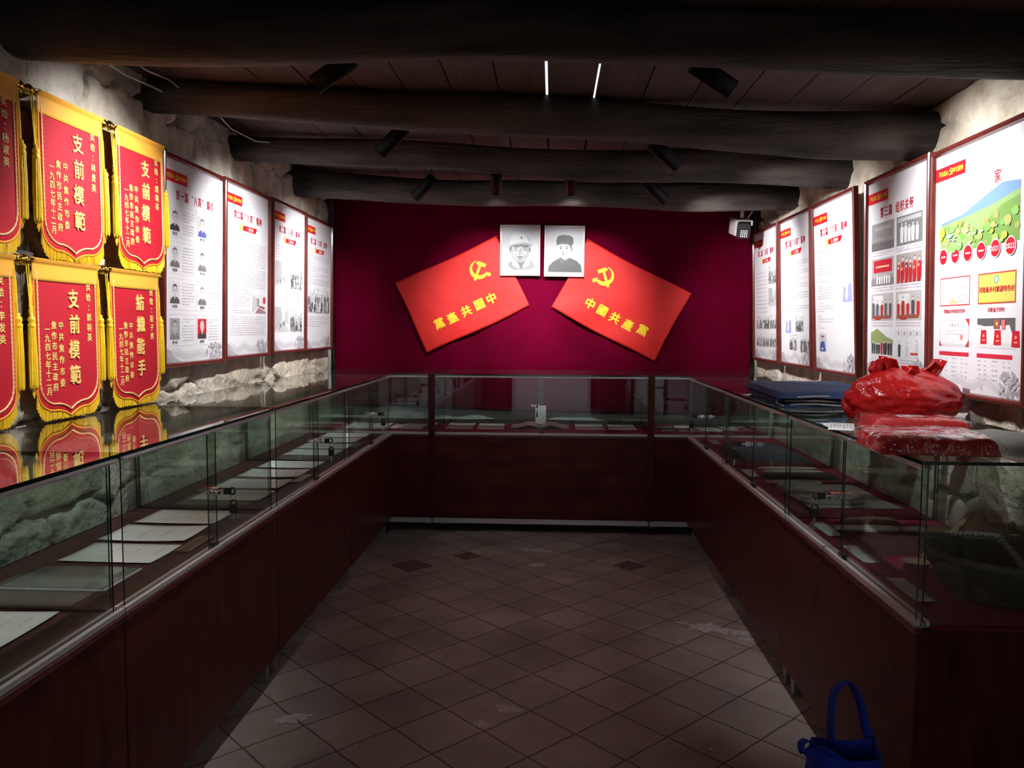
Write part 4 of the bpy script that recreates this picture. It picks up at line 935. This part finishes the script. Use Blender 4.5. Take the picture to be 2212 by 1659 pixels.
    for i, ch in enumerate(main): text(mb, ch, .028+.003*math.sin(i*2), .385-i*.0795, 0.062, -.0070, bold=.016, ext=.03, rot=.06*math.sin(i*1.7+1), aspect=.92)
    mb.build('main_lettering', gold_thread, root)
    mb = MB(); text(mb, name_text, .112, .425, .027, -.0070, True, 1.20, .014, .03); mb.build('dedication', gold_thread, root)
    return root
PX = -1.568
pennant((PX+.010, 2.546, 1.534), '奖给：林贵英', '支前模範', 'red award pennant in the upper row between the cut-off column and the lone spotlight')
pennant((PX+.010, 2.980, 1.536), '奖给：趙鍋英', '支前模範', 'red award pennant in the upper row next to the first poster')
pennant((PX-.006, 2.520, 1.031), '奖给：郭明英', '支前模範', 'red award pennant in the lower row, reflected in the glass, second column from the posters')
pennant((PX-.006, 2.945, 1.031), '奖给：靳子秀', '紡織能手', 'red award pennant in the lower row next to the first poster, with other wording')
pennant((PX+.010, 2.112, 1.534), '奖给：杨淑英', '支前模範', 'red award pennant in the upper row, cut off at the left edge of the view')
pennant((PX-.006, 2.090, 1.031), '奖给：李发英', '支前模範', 'red award pennant in the lower row, cut off at the left edge of the view')
PEN['_root']['label'] = 'upper red award pennant in the second column from the posters'

# ------------------------------------------------------------------ posters
POW, POH = .612, .872
IX, IZ0, IZ1 = POW/2-.020, .020, POH-.020
PW_, PH_ = 2*IX, IZ1-IZ0
def fx(u): return -IX+u*PW_
def fz(v): return IZ1-v*PH_
red_i, yel_i, gry_i = ink((.68, .012, .022)), ink((.95, .68, .06)), ink((.20, .20, .22))
title_i = ink((.56, .015, .04))
def body(mb, u0, u1, v0, v1, lh=.0105, ch=.0078, seed=0, indent=True, heads=()):
    rng = random.Random(seed); x0, x1, z0, z1 = fx(u0), fx(u1), fz(v1), fz(v0); z = z1; first = True
    while z > z0+ch:
        x = x0+(2*ch if first and indent else 0); short = rng.random() < .13; xe = x0+(x1-x0)*(rng.uniform(.3, .8) if short else 1)
        while x+ch < xe:
            if rng.random() > .06:
                for k in range(rng.randint(2, 3)):
                    if rng.random() < .55: a, b, w, h = x+.0006, z-ch*rng.uniform(.15, .85), ch*.78, .0007
                    else: a, b, w, h = x+ch*rng.uniform(.1, .75), z-ch*.9, .0008, ch*.75
                    mb.poly([(a, -.0109, b), (a+w, -.0109, b), (a+w, -.0109, b+h), (a, -.0109, b+h)])
            x += ch
        z -= lh*(1.0 if not short else 1.25); first = short
def figures(p, x0, x1, z0, z1, n, seed, tones, rows=1, skin=.72):
    rng = random.Random(seed); w = (x1-x0)/n
    for r in range(rows):
        for i in range(n):
            cx = x0+w*(i+.5)+rng.uniform(-.1, .1)*w; zt = z1-(z1-z0)*(.12+.16*rng.random()+.3*(rows-1-r)*0+.18*r); c = rng.choice(tones); hh = zt-z0-(z1-z0)*.02
            hr = min(w*.26, hh*.09)
            bw = min(w*.44, hh*.20); p.poly([(cx-bw*.8, z0+.001), (cx-bw*.95, z0+hh*.45), (cx-bw, zt-hr*3.0), (cx-bw*.45, zt-hr*2.2), (cx+bw*.45, zt-hr*2.2), (cx+bw, zt-hr*3.0), (cx+bw*.95, z0+hh*.45), (cx+bw*.8, z0+.001)], c)
            p.ell(cx, zt-hr, hr*.85, hr*1.15, g(skin, (1, .9, .84)) if c[0] != c[1] else g(skin), 10); p.ell(cx, zt-hr*.35, hr*.9, hr*.6, g(.08), 10, 0, PI)
def picture(root, u0, u1, v0, v1, kind, seed=0, name='photo'):
    p = Pic(-.0104, .00006); x0, x1, z0, z1 = fx(u0), fx(u1), fz(v1), fz(v0); w, h = x1-x0, z1-z0; rng = random.Random(0 if kind == 'face' else seed)
    R = lambda a, b, c, d, col: p.rect(x0+a*w, x0+b*w, z0+c*h, z0+d*h, col)
    P = lambda pts, col: p.poly([(x0+a*w, z0+b*h) for a, b in pts], col)
    if kind == 'face':
        bg, coat, hair, skin = seed
        R(0, 1, 0, 1, bg); P([(.02, 0), (.06, .20), (.34, .33), (.66, .33), (.94, .20), (.98, 0)], coat)
        E = lambda a, b, r1, r2, col, **k: p.ell(x0+a*w, z0+b*h, r1*w, r2*h, col, **k)
        P([(.40, .28), (.60, .28), (.58, .44), (.42, .44)], tuple(.85*q for q in skin)); E(.5, .66, .245, .255, hair); E(.5, .60, .215, .235, skin, n=20)
        P([(.30, .70), (.36, .80), (.64, .80), (.70, .70), (.72, .84), (.5, .93), (.28, .84)], hair)
        for q in (.41, .59): E(q, .615, .045, .014, tuple(.25*v for v in skin), n=8); E(q, .65, .06, .010, hair, n=8)
        P([(.49, .60), (.51, .60), (.54, .52), (.46, .52)], tuple(.8*v for v in skin)); P([(.43, .455), (.57, .455), (.5, .435)], tuple(.5*v for v in skin)); P([(.42, .30), (.5, .20), (.58, .30), (.5, .26)], g(.8))
    elif kind == 'crowd':
        R(0, 1, 0, 1, g(.62)); P([(0, .55), (.3, .7), (.6, .6), (1, .75), (1, 1), (0, 1)], g(.78)); R(0, 1, 0, .22, g(.5))
        for k in range(26): p.ell(x0+rng.uniform(.06, .94)*w, z0+rng.uniform(.55, .95)*h, rng.uniform(.02, .07)*w, rng.uniform(.02, .06)*h, g(rng.choice([.45, .55, .7, .85])), 7)
        nn = rng.randint(6, 9); figures(p, x0+.02*w, x1-.02*w, z0+.25*h, z0+rng.uniform(.72, .9)*h, nn, seed, [g(.22), g(.40), g(.15), g(.55), g(.7)]); figures(p, x0+.05*w, x1-.04*w, z0+.05*h, z0+.6*h, nn-1, seed+1, [g(.10), g(.30), g(.6), g(.8)])
        for k in range(22): p.ell(x0+rng.uniform(.05, .95)*w, z0+rng.uniform(.04, .42)*h, rng.uniform(.015, .05)*w, rng.uniform(.02, .05)*h, g(rng.choice([.12, .25, .5, .75])), 7)
    elif kind == 'street':
        R(0, 1, 0, 1, g(.70)); P([(0, 0), (.55, .55), (.42, 1), (0, 1)], g(.45)); P([(.1, 0), (.55, .5), (1, .15), (1, 0)], g(.55)); P([(.7, .4), (1, .3), (1, .9), (.7, .8)], g(.5))
        for k in range(16): a = rng.uniform(.12, .75); b = .05+.5*a*rng.uniform(.5, 1); P([(a, b), (a+.035, b), (a+.03, b+.16), (a+.005, b+.16)], g(rng.choice([.15, .25, .85])))
    elif kind == 'room':
        R(0, 1, 0, 1, g(.74, (1, .97, .95))); P([(0, 0), (.4, .35), (.4, .75), (0, 1)], g(.55)); P([(.45, .3), (1, .1), (1, 0), (.2, 0)], (.33, .22, .22)); R(.35, .5, .35, .8, g(.3)); R(.78, .97, .55, .88, (.62, .05, .10)); P([(.5, .32), (.9, .2), (.9, .36), (.5, .42)], (.38, .12, .10))
    elif kind == 'text_stone':
        R(0, 1, 0, 1, g(.33, (1, .95, .95))); R(.08, .92, .34, .72, g(.24)); R(0, 1, 0, .3, g(.16)); P([(.1, .72), (.2, .86), (.8, .86), (.9, .72)], g(.42))
        for k in range(5):
            for j in range(14): R(.12+.055*j, .155+.055*j, .39+.065*k, .415+.065*k, g(.66))
    elif kind == 'redbanner':
        R(0, 1, 0, 1, g(.45, (1, .94, .94))); R(.10, .92, .48, .93, (.58, .02, .04)); R(.2, .8, .66, .72, (.85, .6, .3)); R(0, 1, 0, .25, g(.22)); figures(p, x0+.03*w, x1-.03*w, z0+.05*h, z0+.52*h, 9, seed, [g(.85), g(.75), g(.3)])
    elif kind == 'redgroup':
        R(0, 1, 0, 1, g(.40, (1, .9, .85))); figures(p, x0+.02*w, x1-.02*w, z0+.1*h, z1, 6, seed, [(.6, .03, .04), (.66, .06, .04), (.12, .1, .12)]); figures(p, x0+.02*w, x1-.02*w, z0, z0+.72*h, 6, seed+4, [(.62, .03, .04), (.55, .02, .03)])
    elif kind == 'bwgroup':
        R(0, 1, 0, 1, g(.22)); R(.05, .95, .8, .94, g(.5)); figures(p, x0+.15*w, x1-.12*w, z0+.08*h, z0+.9*h, 5, seed, [g(.7), g(.78), g(.62)])
    elif kind == 'meeting':
        R(0, 1, 0, 1, g(.50, (1, .96, .93))); R(.1, .55, .55, .92, g(.76)); figures(p, x0+.02*w, x1-.02*w, z0+.15*h, z0+.9*h, 5, seed, [g(.12), (.5, .03, .03), (.1, .12, .2), g(.08), g(.3)]); R(.05, .9, .08, .2, (.30, .10, .07)); R(.2, .45, .04, .1, (.6, .03, .03))
    elif kind == 'hillgroup':
        R(0, 1, 0, 1, g(.80, (.92, .96, 1))); P([(0, .45), (0, .85), (.3, 1), (.7, .72), (1, .6), (1, .45)], (.28, .36, .13)); R(0, 1, 0, .42, g(.66, (1, .98, .92))); figures(p, x0+.03*w, x1-.03*w, z0+.06*h, z0+.68*h, 9, seed, [g(.04), g(.07), (.05, .06, .10), (.5, .03, .04)])
    elif kind == 'talk':
        R(0, 1, 0, 1, g(.76)); R(0, 1, .72, .96, g(.66))
        for k in range(4): R(.06+.24*k, .20+.24*k, .74, .94, g(.85)); R(.09+.24*k, .17+.24*k, .77, .91, g(.4))
        figures(p, x0, x1, z0+.02*h, z0+.70*h, 3, seed, [g(.07), g(.62)]); R(.62, .9, .12, .2, (.55, .08, .08))
    elif kind == 'purple':
        R(0, 1, 0, 1, g(.80, (.88, .88, 1))); P([(0, 0), (.12, .75), (.35, .9), (.45, .2), (.6, .85), (.95, .95), (1, 0)], (.33, .34, .60)); P([(.3, .3), (.5, .9), (.6, .4), (.45, .05)], g(.85, (.95, .95, 1))); p.ell(x0+.3*w, z0+.82*h, w*.12, h*.08, (.7, .55, .5), 10)
    elif kind == 'bluewoman':
        R(0, 1, 0, 1, g(.55)); P([(.1, 0), (.15, .45), (.4, .6), (.75, .55), (.9, 0)], (.05, .10, .30)); p.ell(x0+.5*w, z0+.74*h, w*.2, h*.12, (.62, .47, .40), 12); p.ell(x0+.5*w, z0+.80*h, w*.22, h*.1, g(.1), 12, 0, PI); R(.3, .6, .1, .2, (.6, .45, .4))
    elif kind == 'hills':
        R(0, 1, 0, 1, (.80, .87, .95)); P([(.0, .55), (.3, .62), (.55, .80), (.8, .97), (1, .92), (1, .4), (0, .3)], (.18, .30, .50)); P([(0, .5), (.4, .58), (.7, .66), (1, .80), (1, 0), (0, 0)], (.28, .42, .16)); P([(.45, .0), (.6, .4), (.8, .62), (1, .7), (1, 0)], (.18, .32, .08))
        for k in range(60): a, b = rng.uniform(0, 1), rng.uniform(.02, .5); r = rng.uniform(.015, .05); p.ell(x0+a*w, z0+b*h, r*w, r*w*.7, (rng.uniform(.16, .42), rng.uniform(.32, .5), rng.uniform(.06, .2)), 9)
        for k in range(14): a, b = rng.uniform(.05, .6), rng.uniform(.08, .38); R(a, a+.04, b, b+.025, g(rng.uniform(.6, .85)))
    elif kind == 'ink':
        # pale ink-wash hills, a watch tower and dark trees along the foot of the poster
        rg = lambda a0, s1: [(i/24, a0+s1*(.5+.5*math.sin(i*.8+seed))*(.6+.4*math.sin(i*.31+seed*2))) for i in range(25)]
        for a0, s1, c in ((.52, .40, .70), (.36, .34, .62), (.10, .30, .74)): q = rg(a0, s1); P([(0, 0)]+q+[(1, 0)], g(c, (1, .985, 1.02)))
        P([(0, 0), (0, .62), (.03, .62), (.03, .70), (.08, .70), (.08, .60), (.11, .60), (.13, .34), (.20, .14), (.28, 0)], g(.45, (1, .97, 1.05))); P([(0, 0), (0, .4), (.06, .34), (.10, .1), (.12, 0)], g(.36))
        for k in range(46):
            a = rng.gauss(.86, .075); b = rng.uniform(.05, .98)*(1-abs(a-.86)*2.2)
            if 0.5 < a < .985 and b > 0: p.ell(x0+a*w, z0+b*h, rng.uniform(.012, .035)*w, rng.uniform(.04, .10)*h, g(rng.uniform(.36, .56), (1, .97, 1.04)), 8, tilt=rng.uniform(0, 3))
    o = p.build(name, root)
    return o
def poster(y_mid, z0, side, lean, xw, label, content, tagw=.36):
    root = thing('wall_poster', label, 'poster', (xw, y_mid, z0), (0, 0, LEFT if side < 0 else RIGHT), 'framed exhibition posters')
    root.rotation_euler = (lean, 0, LEFT if side < 0 else RIGHT)
    mb = MB(); t = .020
    prof = [(0, 0), (0, -.021), (.004, -.025), (.010, -.026), (.016, -.022), (.020, -.014), (.020, 0)]
    C4 = [(-POW/2, 0, 1, 1), (POW/2, 0, -1, 1), (POW/2, POH, -1, -1), (-POW/2, POH, 1, -1)]
    rings = [[(cx+sx*d, y, cz+sz*d) for d, y in prof] for cx, cz, sx, sz in C4]; n = len(prof)
    mb.add([v for r in rings for v in r], [(i*n+j, i*n+(j+1) % n, ((i+1) % 4)*n+(j+1) % n, ((i+1) % 4)*n+j) for i in range(4) for j in range(n)])
    mb.build('frame', frame_wood, root)
    mb = MB(); mb.box(-IX-.002, IX+.002, -.010, -.004, IZ0-.002, IZ1+.002); mb.build('print_sheet', pmat('white_satin_print', (.80, .79, .82), .42, spec=.5), root)
    picture(root, 0, 1, .90, 1.0, 'ink', (len(label)*5+ord(label[0])) % 7, 'ink_landscape')
    # red slogan tag
    p = Pic(-.0104, .0001); p.rect(fx(0), fx(tagw), fz(.108), fz(.052), (.68, .012, .022)); hd = p.build('slogan_tag', root)
    mb = MB(); text(mb, '不忘初心', fx(tagw*.28), fz(.080), .0200, -.0112, bold=.02, aspect=.88); text(mb, '牢记使命', fx(tagw*.77), fz(.080), .0200, -.0112, bold=.02, aspect=.88)
    emblem(mb, fx(tagw*.53), fz(.080), .0135, False, lambda x, z: -.0075); mb.build('slogan_lettering', yel_i, hd)
    content(root)
    return root
def title(root, a, ribbon=None, v=.165, size=.043, faint=False):
    mb = MB(); s = a; n = sum(1.0 if c not in ' “”' else (.62) for c in s); x = -n*size*.5*.92
    for c in s:
        w = (1.0 if c not in ' “”' else .62)*size*.92
        if c in '“”':
            for d in (-.004, .004): mb.poly([(x+w/2+d-.002, -.0112, fz(v)+size*.24), (x+w/2+d+.002, -.0112, fz(v)+size*.22), (x+w/2+d+.002, -.0112, fz(v)+size*.40), (x+w/2+d-.002, -.0112, fz(v)+size*.40)])
        elif c != ' ': text(mb, c, x+w/2, fz(v), size, -.0112, bold=.012, aspect=.80)
        x += w
    mb.build('title', title_i, root)
    if ribbon:
        p = Pic(-.0104, .0001); x0, x1 = fx(.36), fx(.70); zc = fz(.232); h = .0125
        p.poly([(x0, zc-h), (x1-.015, zc-h), (x1, zc+h*.2), (x1+.008, zc+h*1.3), (x0+.004, zc+h)], (.68, .012, .022)); rb = p.build('heading_ribbon', root)
        mb = MB(); text(mb, ribbon, (x0+x1)/2+.003, zc, .0185, -.0112, bold=.018, aspect=.9); mb.build('heading_lettering', ink((.9, .88, .84)), rb)
        mb = MB(); emblem(mb, x0-.008, zc+.004, .021, False, lambda x, z: -.0075); mb.build('heading_emblem', yel_i, rb)
def bodies(root, *blocks, lh=.0115):
    mb = MB()
    for k, b in enumerate(blocks): body(mb, *b, seed=k*7+len(blocks)+int(b[2]*100), lh=lh)
    mb.build('body_text', gry_i, root)
def content_bios(root):
    title(root, '第一篇 “八英” 简介'); B = MB()
    faces = [(g(.72), g(.05), g(.10), g(.66)), (g(.55), (.10, .11, .40), g(.2), (.70, .55, .47)), (g(.70), g(.16), g(.12), g(.58)), (g(.80), g(.20), g(.14), g(.70)), (g(.70), g(.10), g(.10), g(.62)), (g(.78), g(.18), g(.3), g(.72)), (g(.36), g(.22), g(.18), g(.48)), ((.62, .02, .03), g(.05), g(.45), (.72, .56, .47))]
    names = ['逯起英', '靳广英', '杨淑英', '李一英', '林发英', '邵国英', '邵小娥', '赵秋英']
    fr = MB()
    for r in range(4):
        for c in range(2):
            u = .085+.455*c; v = .235+.181*r; k = r*2+c
            picture(root, u, u+.155, v, v+.107, 'face', faces[k], 'bio_photo')
            text(B, names[k], fx(u+.078), fz(v+.121), .0150, -.0110, bold=.03)
            body(B, u+.185, u+.40, v, v+.13, .0125, .0070, seed=k+3)
            for a, b, c_, d in [(u-.018, u+.425, v-.020, v-.0185), (u-.018, u+.425, v+.138, v+.1395), (u-.018, u-.0155, v-.02, v+.139), (u+.4225, u+.425, v-.02, v+.139)]:
                fr.poly([(fx(a), -.0106, fz(d)), (fx(b), -.0106, fz(d)), (fx(b), -.0106, fz(c_)), (fx(a), -.0106, fz(c_))])
    B.build('body_text', gry_i, root); fr.build('box_lines', ink((.60, .60, .62)), root)
def content_l2(root):
    title(root, '第二篇 “八英” 精神', '一、坚守信念'); bodies(root, (.09, .95, .275, .46), (.16, .95, .47, .60), (.10, .57, .60, .76), (.09, .95, .765, .895))
    mb = MB(); body(mb, .12, .40, .258, .275, seed=5, indent=False); mb.build('sub_heading', title_i, root)
    picture(root, .60, .95, .625, .745, 'room', 4)
def content_l3(root):
    title(root, '第二篇 “八英” 精神', '二、顾全大局'); bodies(root, (.07, .93, .275, .365), (.07, .93, .585, .675), lh=.0165)
    picture(root, .07, .48, .385, .565, 'street', 3); picture(root, .52, .93, .385, .565, 'crowd', 9); picture(root, .07, .48, .70, .875, 'street', 8); picture(root, .52, .93, .70, .875, 'crowd', 12)
def content_l4(root):
    title(root, '第二篇 “八英” 精神', '三、勤劳勇敢'); bodies(root, (.07, .93, .275, .32), (.07, .93, .355, .50), (.07, .93, .75, .84), lh=.0150)
    mb = MB(); body(mb, .10, .35, .328, .345, seed=5, indent=False); mb.build('sub_heading', title_i, root)
    picture(root, .06, .68, .525, .725, 'crowd', 21); picture(root, .70, .93, .525, .725, 'crowd', 22)
def content_r1(root):
    title(root, '第二篇 “八英” 精神', '四、无私奉献'); bodies(root, (.08, .56, .275, .64), lh=.026)
    picture(root, .62, .95, .27, .42, 'crowd', 31); picture(root, .62, .95, .45, .59, 'street', 32)
    for k in range(3): picture(root, .08+.29*k, .35+.29*k, .655, .765, 'crowd', 33+k); picture(root, .08+.29*k, .35+.29*k, .80, .905, 'crowd', 37+k)
def content_r2(root):
    title(root, '第二篇 “八英” 精神', '五、开拓创新'); bodies(root, (.10, .94, .275, .34), (.10, .94, .36, .43), (.10, .94, .45, .49), (.10, .94, .51, .58), (.10, .94, .60, .645), lh=.014)
    picture(root, .50, .76, .665, .78, 'crowd', 41); picture(root, .16, .36, .69, .79, 'purple', 42, 'photo'); picture(root, .30, .54, .79, .91, 'crowd', 43); picture(root, .66, .95, .80, .92, 'redgroup' if False else 'crowd', 44)
def content_r3(root):
    title(root, '第二篇 “八英” 精神', '六、勇担使命'); bodies(root, (.08, .93, .265, .33), (.08, .93, .36, .43), (.08, .93, .46, .48), (.08, .50, .50, .58), (.08, .50, .61, .66), (.08, .5, .69, .72), (.08, .5, .745, .77), lh=.013)
    mb = MB()
    for v in (.335, .44, .485, .59, .67, .725, .775): body(mb, .10, .22, v, v+.016, seed=int(v*100), indent=False, ch=.011)
    mb.build('sub_headings', ink((.10, .10, .12)), root)
    picture(root, .70, .92, .485, .60, 'purple', 3); picture(root, .09, .28, .785, .895, 'bluewoman', 2)
def content_r4(root):
    title(root, '第三篇 组织关怀', size=.046); B = MB()
    for (r, c), k in zip([(r, c) for r in range(4) for c in range(2)], ['text_stone', 'bwgroup', 'redbanner', 'redgroup', 'meeting', 'meeting', 'hillgroup', 'talk']):
        v = .215+.180*r; u = .07+.44*c; picture(root, u, u+.40, v, v+.140, k, r*2+c+3); body(B, u, u+.40, v+.147, v+.172, .011, .0075, seed=r*2+c, indent=False)
    B.build('captions', gry_i, root)
def content_r5(root):
    mb = MB(); text(mb, '家', fx(.71), fz(.165), .046, -.0112, bold=.0, aspect=.85); mb.build('title', title_i, root)
    picture(root, .08, .93, .185, .42, 'hills', 5, 'village_landscape')
    yr = MB(); p = Pic(-.0112, .00012)
    for k in range(6):
        u = .115+.148*k; p.ell(fx(u), fz(.435+.010*0), .030, .030, g(.85), 26); p.ell(fx(u), fz(.435), .0265, .0265, (.66, .012, .03), 26)
        if k >= 4: text(yr, '2021' if k == 4 else '2022', fx(u), fz(.435), .0225, -.0142, pitch=.56, bold=.02)
        else: p.rect(fx(u)-.016, fx(u)+.016, fz(.438), fz(.432), g(.85))
    d = p.build('year_discs', root); yr.build('year_numbers', ink((.88, .86, .86)), d)
    # four award pictures
    p = Pic(-.0104, .0001); x0, x1, z0, z1 = fx(.08), fx(.44), fz(.645), fz(.525)
    p.rect(x0, x1, z0, z1, (.55, .05, .06)); p.rect(x0+.004, x1-.004, z0+.004, z1-.004, (.84, .83, .80)); p.poly([(x0+.06, z0+.006), (x0+.09, z0+.03), (x0+.13, z0+.006)], (.6, .55, .30)); a = p.build('certificate', root)
    mb = MB(); body(mb, .22, .42, .565, .588, .014, .012, 4, False); body(mb, .28, .42, .60, .635, .010, .008, 5, False); mb.build('certificate_lettering', gry_i, a)
    p = Pic(-.0104, .0001); x0, x1, z0, z1 = fx(.53), fx(.91), fz(.645), fz(.525); p.rect(x0, x1, z0, z1, (.48, .08, .04)); p.rect(x0+.005, x1-.005, z0+.005, z1-.005, (.74, .62, .13))
    p.ell((x0+x1)/2, z1-.023, .014, .014, (.12, .36, .40), 20); p.ell((x0+x1)/2, z1-.023, .008, .010, (.6, .7, .45), 16); a = p.build('yellow_plaque', root)
    mb = MB(); text(mb, '河南省乡村旅游特色村', (x0+x1)/2, (z0+z1)/2-.004, .0205, -.0112, bold=.02); mb.build('plaque_lettering', title_i, a)
    mb = MB(); text(mb, '河南省乡村旅游示范村', fx(.26), fz(.668), .0155, -.0112, bold=.01, pitch=.98); mb.build('award_caption', title_i, root); mb = MB(); text(mb, '河南省文明村', fx(.72), fz(.668), .0165, -.0112, bold=.01); mb.build('award_caption', title_i, root)
    p = Pic(-.0104, .0001); x0, x1, z0, z1 = fx(.08), fx(.44), fz(.815), fz(.70); p.rect(x0, x1, z0, z1, (.70, .69, .68)); p.rect(x0+.006, x1-.006, z0+.006, z1-.006, (.60, .60, .62)); p.rect(x0+.008, x1-.008, z0+.008, z1-.008, (.76, .76, .78))
    p.poly([(x1-.025, z1), (x1, z1-.025), (x1, z1)], (.6, .04, .06)); p.poly([(x1-.025, z0), (x1, z0), (x1, z0+.025)], (.6, .04, .06)); p.poly([(x0, z0), (x0+.02, z0), (x0, z0+.02)], (.6, .04, .06)); p.ell(x1-.05, z0+.032, .010, .010, (.7, .3, .3), 14); a = p.build('honour_certificate', root)
    mb = MB(); text(mb, '荣誉证书', (x0+x1)/2, z1-.022, .013, -.0112, pitch=1.4, bold=.0); body(mb, .14, .40, .745, .775, .012, .008, 8); mb.build('certificate_lettering', ink((.45, .44, .46)), a)
    p = Pic(-.0104, .0001); x0, x1, z0, z1 = fx(.53), fx(.91), fz(.815), fz(.70); p.rect(x0, x1, z0, z1, g(.80)); p.poly([(x0, z1), (x0, z1-.02), (x0+.05, z1-.026), (x1-.03, z1-.022), (x1, z0+.02), (x1, z1)], g(.12)); p.poly([(x0, z0), (x1, z0), (x1, z0+.02), (x0, z0+.012)], g(.72))
    for a, wd, hh, b in [(.02, .050, .046, .012), (.10, .055, .048, .010), (.20, .055, .050, .006)]:
        xx = x0+a; p.poly([(xx, z0+b), (xx+wd*.8, z0+b), (xx+wd*.72, z0+b+hh), (xx+wd*.1, z0+b+hh)], (.62, .02, .04)); p.ell(xx+wd*.42, z0+b+hh*.6, .005, .005, (.85, .6, .2), 8); p.rect(xx+wd*.25, xx+wd*.6, z0+b+hh*.25, z0+b+hh*.32, (.85, .6, .2))
    p.rect(x0+.10, x0+.135, z0+.062, z0+.092, (.35, .12, .10)); p.ell(x0+.118, z0+.078, .006, .006, (.85, .6, .2), 8); p.rect(x0+.145, x0+.165, z0+.06, z0+.09, (.75, .2, .2)); p.build('red_booklets_photo', root)
    B = MB(); p = Pic(-.0104, .0001)
    for u in (.08, .53):
        p.rect(fx(u), fx(u+.36), fz(.855), fz(.838), (.62, .03, .06))
        for r in range(5): 
            for j, (a, b) in enumerate([(.01, .05), (.08, .11), (.16, .23), (.27, .30), (.32, .35)]): body(B, u+a, u+b, .862+.018*r, .872+.018*r, .012, .007, r*5+j, False)
    tb = p.build('award_table', root); B.build('table_lettering', gry_i, tb)
lean = lambda d: math.atan2(d, POH)
LP = [(3.462, 1.172, .022, 'poster with eight small portrait photos, first on the left wall after the pennants', content_bios), (4.073, 1.180, .020, 'text poster with one small colour room photo, second on the left wall', content_l2),
      (4.725, 1.186, .018, 'poster with four black-and-white photos in two rows, third on the left wall', content_l3), (5.330, 1.182, .016, 'farthest poster on the left wall, with a single row of photos', content_l4)]
for y, z, d, lb, ct in LP: poster(y, z, -1, lean(d), -1.590, lb, ct)
RP = [(5.34, 1.128, .030, 'farthest poster on the right wall, photos down its right side', content_r1), (4.70, 1.126, .032, 'text poster with photos clustered at its foot, second from the back on the right', content_r2),
      (4.045, 1.122, .045, 'poster with a violet photo halfway down, middle of the right wall', content_r3), (3.36, 1.125, .024, 'poster of eight photos in pairs behind the red plastic bag', content_r4), (2.74, 1.115, .022, 'nearest right poster with a green landscape and yellow plaque', content_r5)]
for y, z, d, lb, ct in RP: poster(y, z, 1, lean(d), 1.420, lb, ct)

# ------------------------------------------------------------------ loose cables and the tote bag
cab = pmat('white_cable', (.6, .58, .55), .5)
def cable(pts, label, r=.004):
    mb = MB(); c = Vector(pts[0]); mb.tube([Vector(p)-c for p in pts], r, 8); tag(mb.build('electric_cable', cab, loc=c), label, 'cable', 'white cables at the wall tops')
cable([(-1.545, 2.55, 2.300), (-1.548, 2.72, 2.255), (-1.548, 2.88, 2.248), (-1.548, 3.06, 2.262), (-1.55, 3.20, 2.27)], 'lower white cable sagging along the left wall top above the pennants')
cable([(-1.50, 2.55, 2.312), (-1.50, 2.74, 2.29), (-1.505, 2.95, 2.285), (-1.49, 3.10, 2.295), (-1.48, 3.18, 2.28)], 'upper white cable stretched under the ceiling boards above the pennants', .003)
cable([(-1.44, 3.42, 2.25), (-1.46, 3.62, 2.235), (-1.44, 3.86, 2.235), (-1.42, 4.0, 2.26)], 'short white cable at the left wall top above the posters', .003)
def tote():
    root = thing('tote_bag', 'bright blue fabric tote bag with upright handles on the floor by the right row', 'bag', (.672, 1.785, 0), (0, 0, -.12))
    bm_ = pmat('blue_nonwoven', (.004, .030, .42), .75, bump=.3, bscale=150)
    def fn(u, v):
        a = 2*PI*u; ex = .075; ey = .045; c, s = math.cos(a), math.sin(a); k = (abs(c)**4+abs(s)**4)**-.25
        z = .005+v*.40; b = 1+.10*math.sin(v*3)-.04*v; return (ex*k*c*b+.006*math.sin(a*3+v*5), ey*k*s*b+.006*math.sin(a*4+v*6), z+.012*v*math.sin(a*2+1))
    mb = MB(); mb.grid(48, 20, fn, closed_u=True); mb.grid(12, 2, lambda u, v: (.07*v*math.cos(2*PI*u), .042*v*math.sin(2*PI*u), .003), closed_u=True); mb.build('bag_body', bm_, root, solid=.0015)
    def strap(pts, w=.011):
        P = [Vector(p) for p in pts]; Q = []
        for i in range(len(P)-1):
            for t in range(6):
                s = t/6; p0 = P[max(0, i-1)]; p1 = P[i]; p2 = P[i+1]; p3 = P[min(len(P)-1, i+2)]
                Q.append(.5*((2*p1)+(p2-p0)*s+(2*p0-5*p1+4*p2-p3)*s*s+(3*p1-p0-3*p2+p3)*s**3))
        Q.append(P[-1]); mb = MB(); n = len(Q)
        vs = []
        for i, q in enumerate(Q):
            t = (Q[min(n-1, i+1)]-Q[max(0, i-1)]).normalized(); tw = .5*math.sin(i*.12); sd = (Vector((math.cos(tw)*.55, -math.sin(.6+tw), .2))-t*(Vector((math.cos(tw)*.55, -math.sin(.6+tw), .2)).dot(t))).normalized(); vs += [q-sd*w, q+sd*w]
        mb.add(vs, [(2*i, 2*i+1, 2*i+3, 2*i+2) for i in range(n-1)], 0, True); mb.build('handle', bm_, root, solid=.0018)
    strap([(-.015, .035, .34), (-.022, .045, .42), (-.018, .05, .50), (.012, .05, .533), (.038, .05, .495), (.055, .048, .43), (.068, .04, .385), (.060, .035, .35)])
    strap([(-.060, -.035, .33), (-.068, -.04, .40), (-.088, -.045, .432), (-.105, -.05, .425), (-.098, -.055, .405), (-.070, -.055, .425), (-.03, -.05, .40), (.02, -.045, .36), (.03, -.04, .33)])
tote()
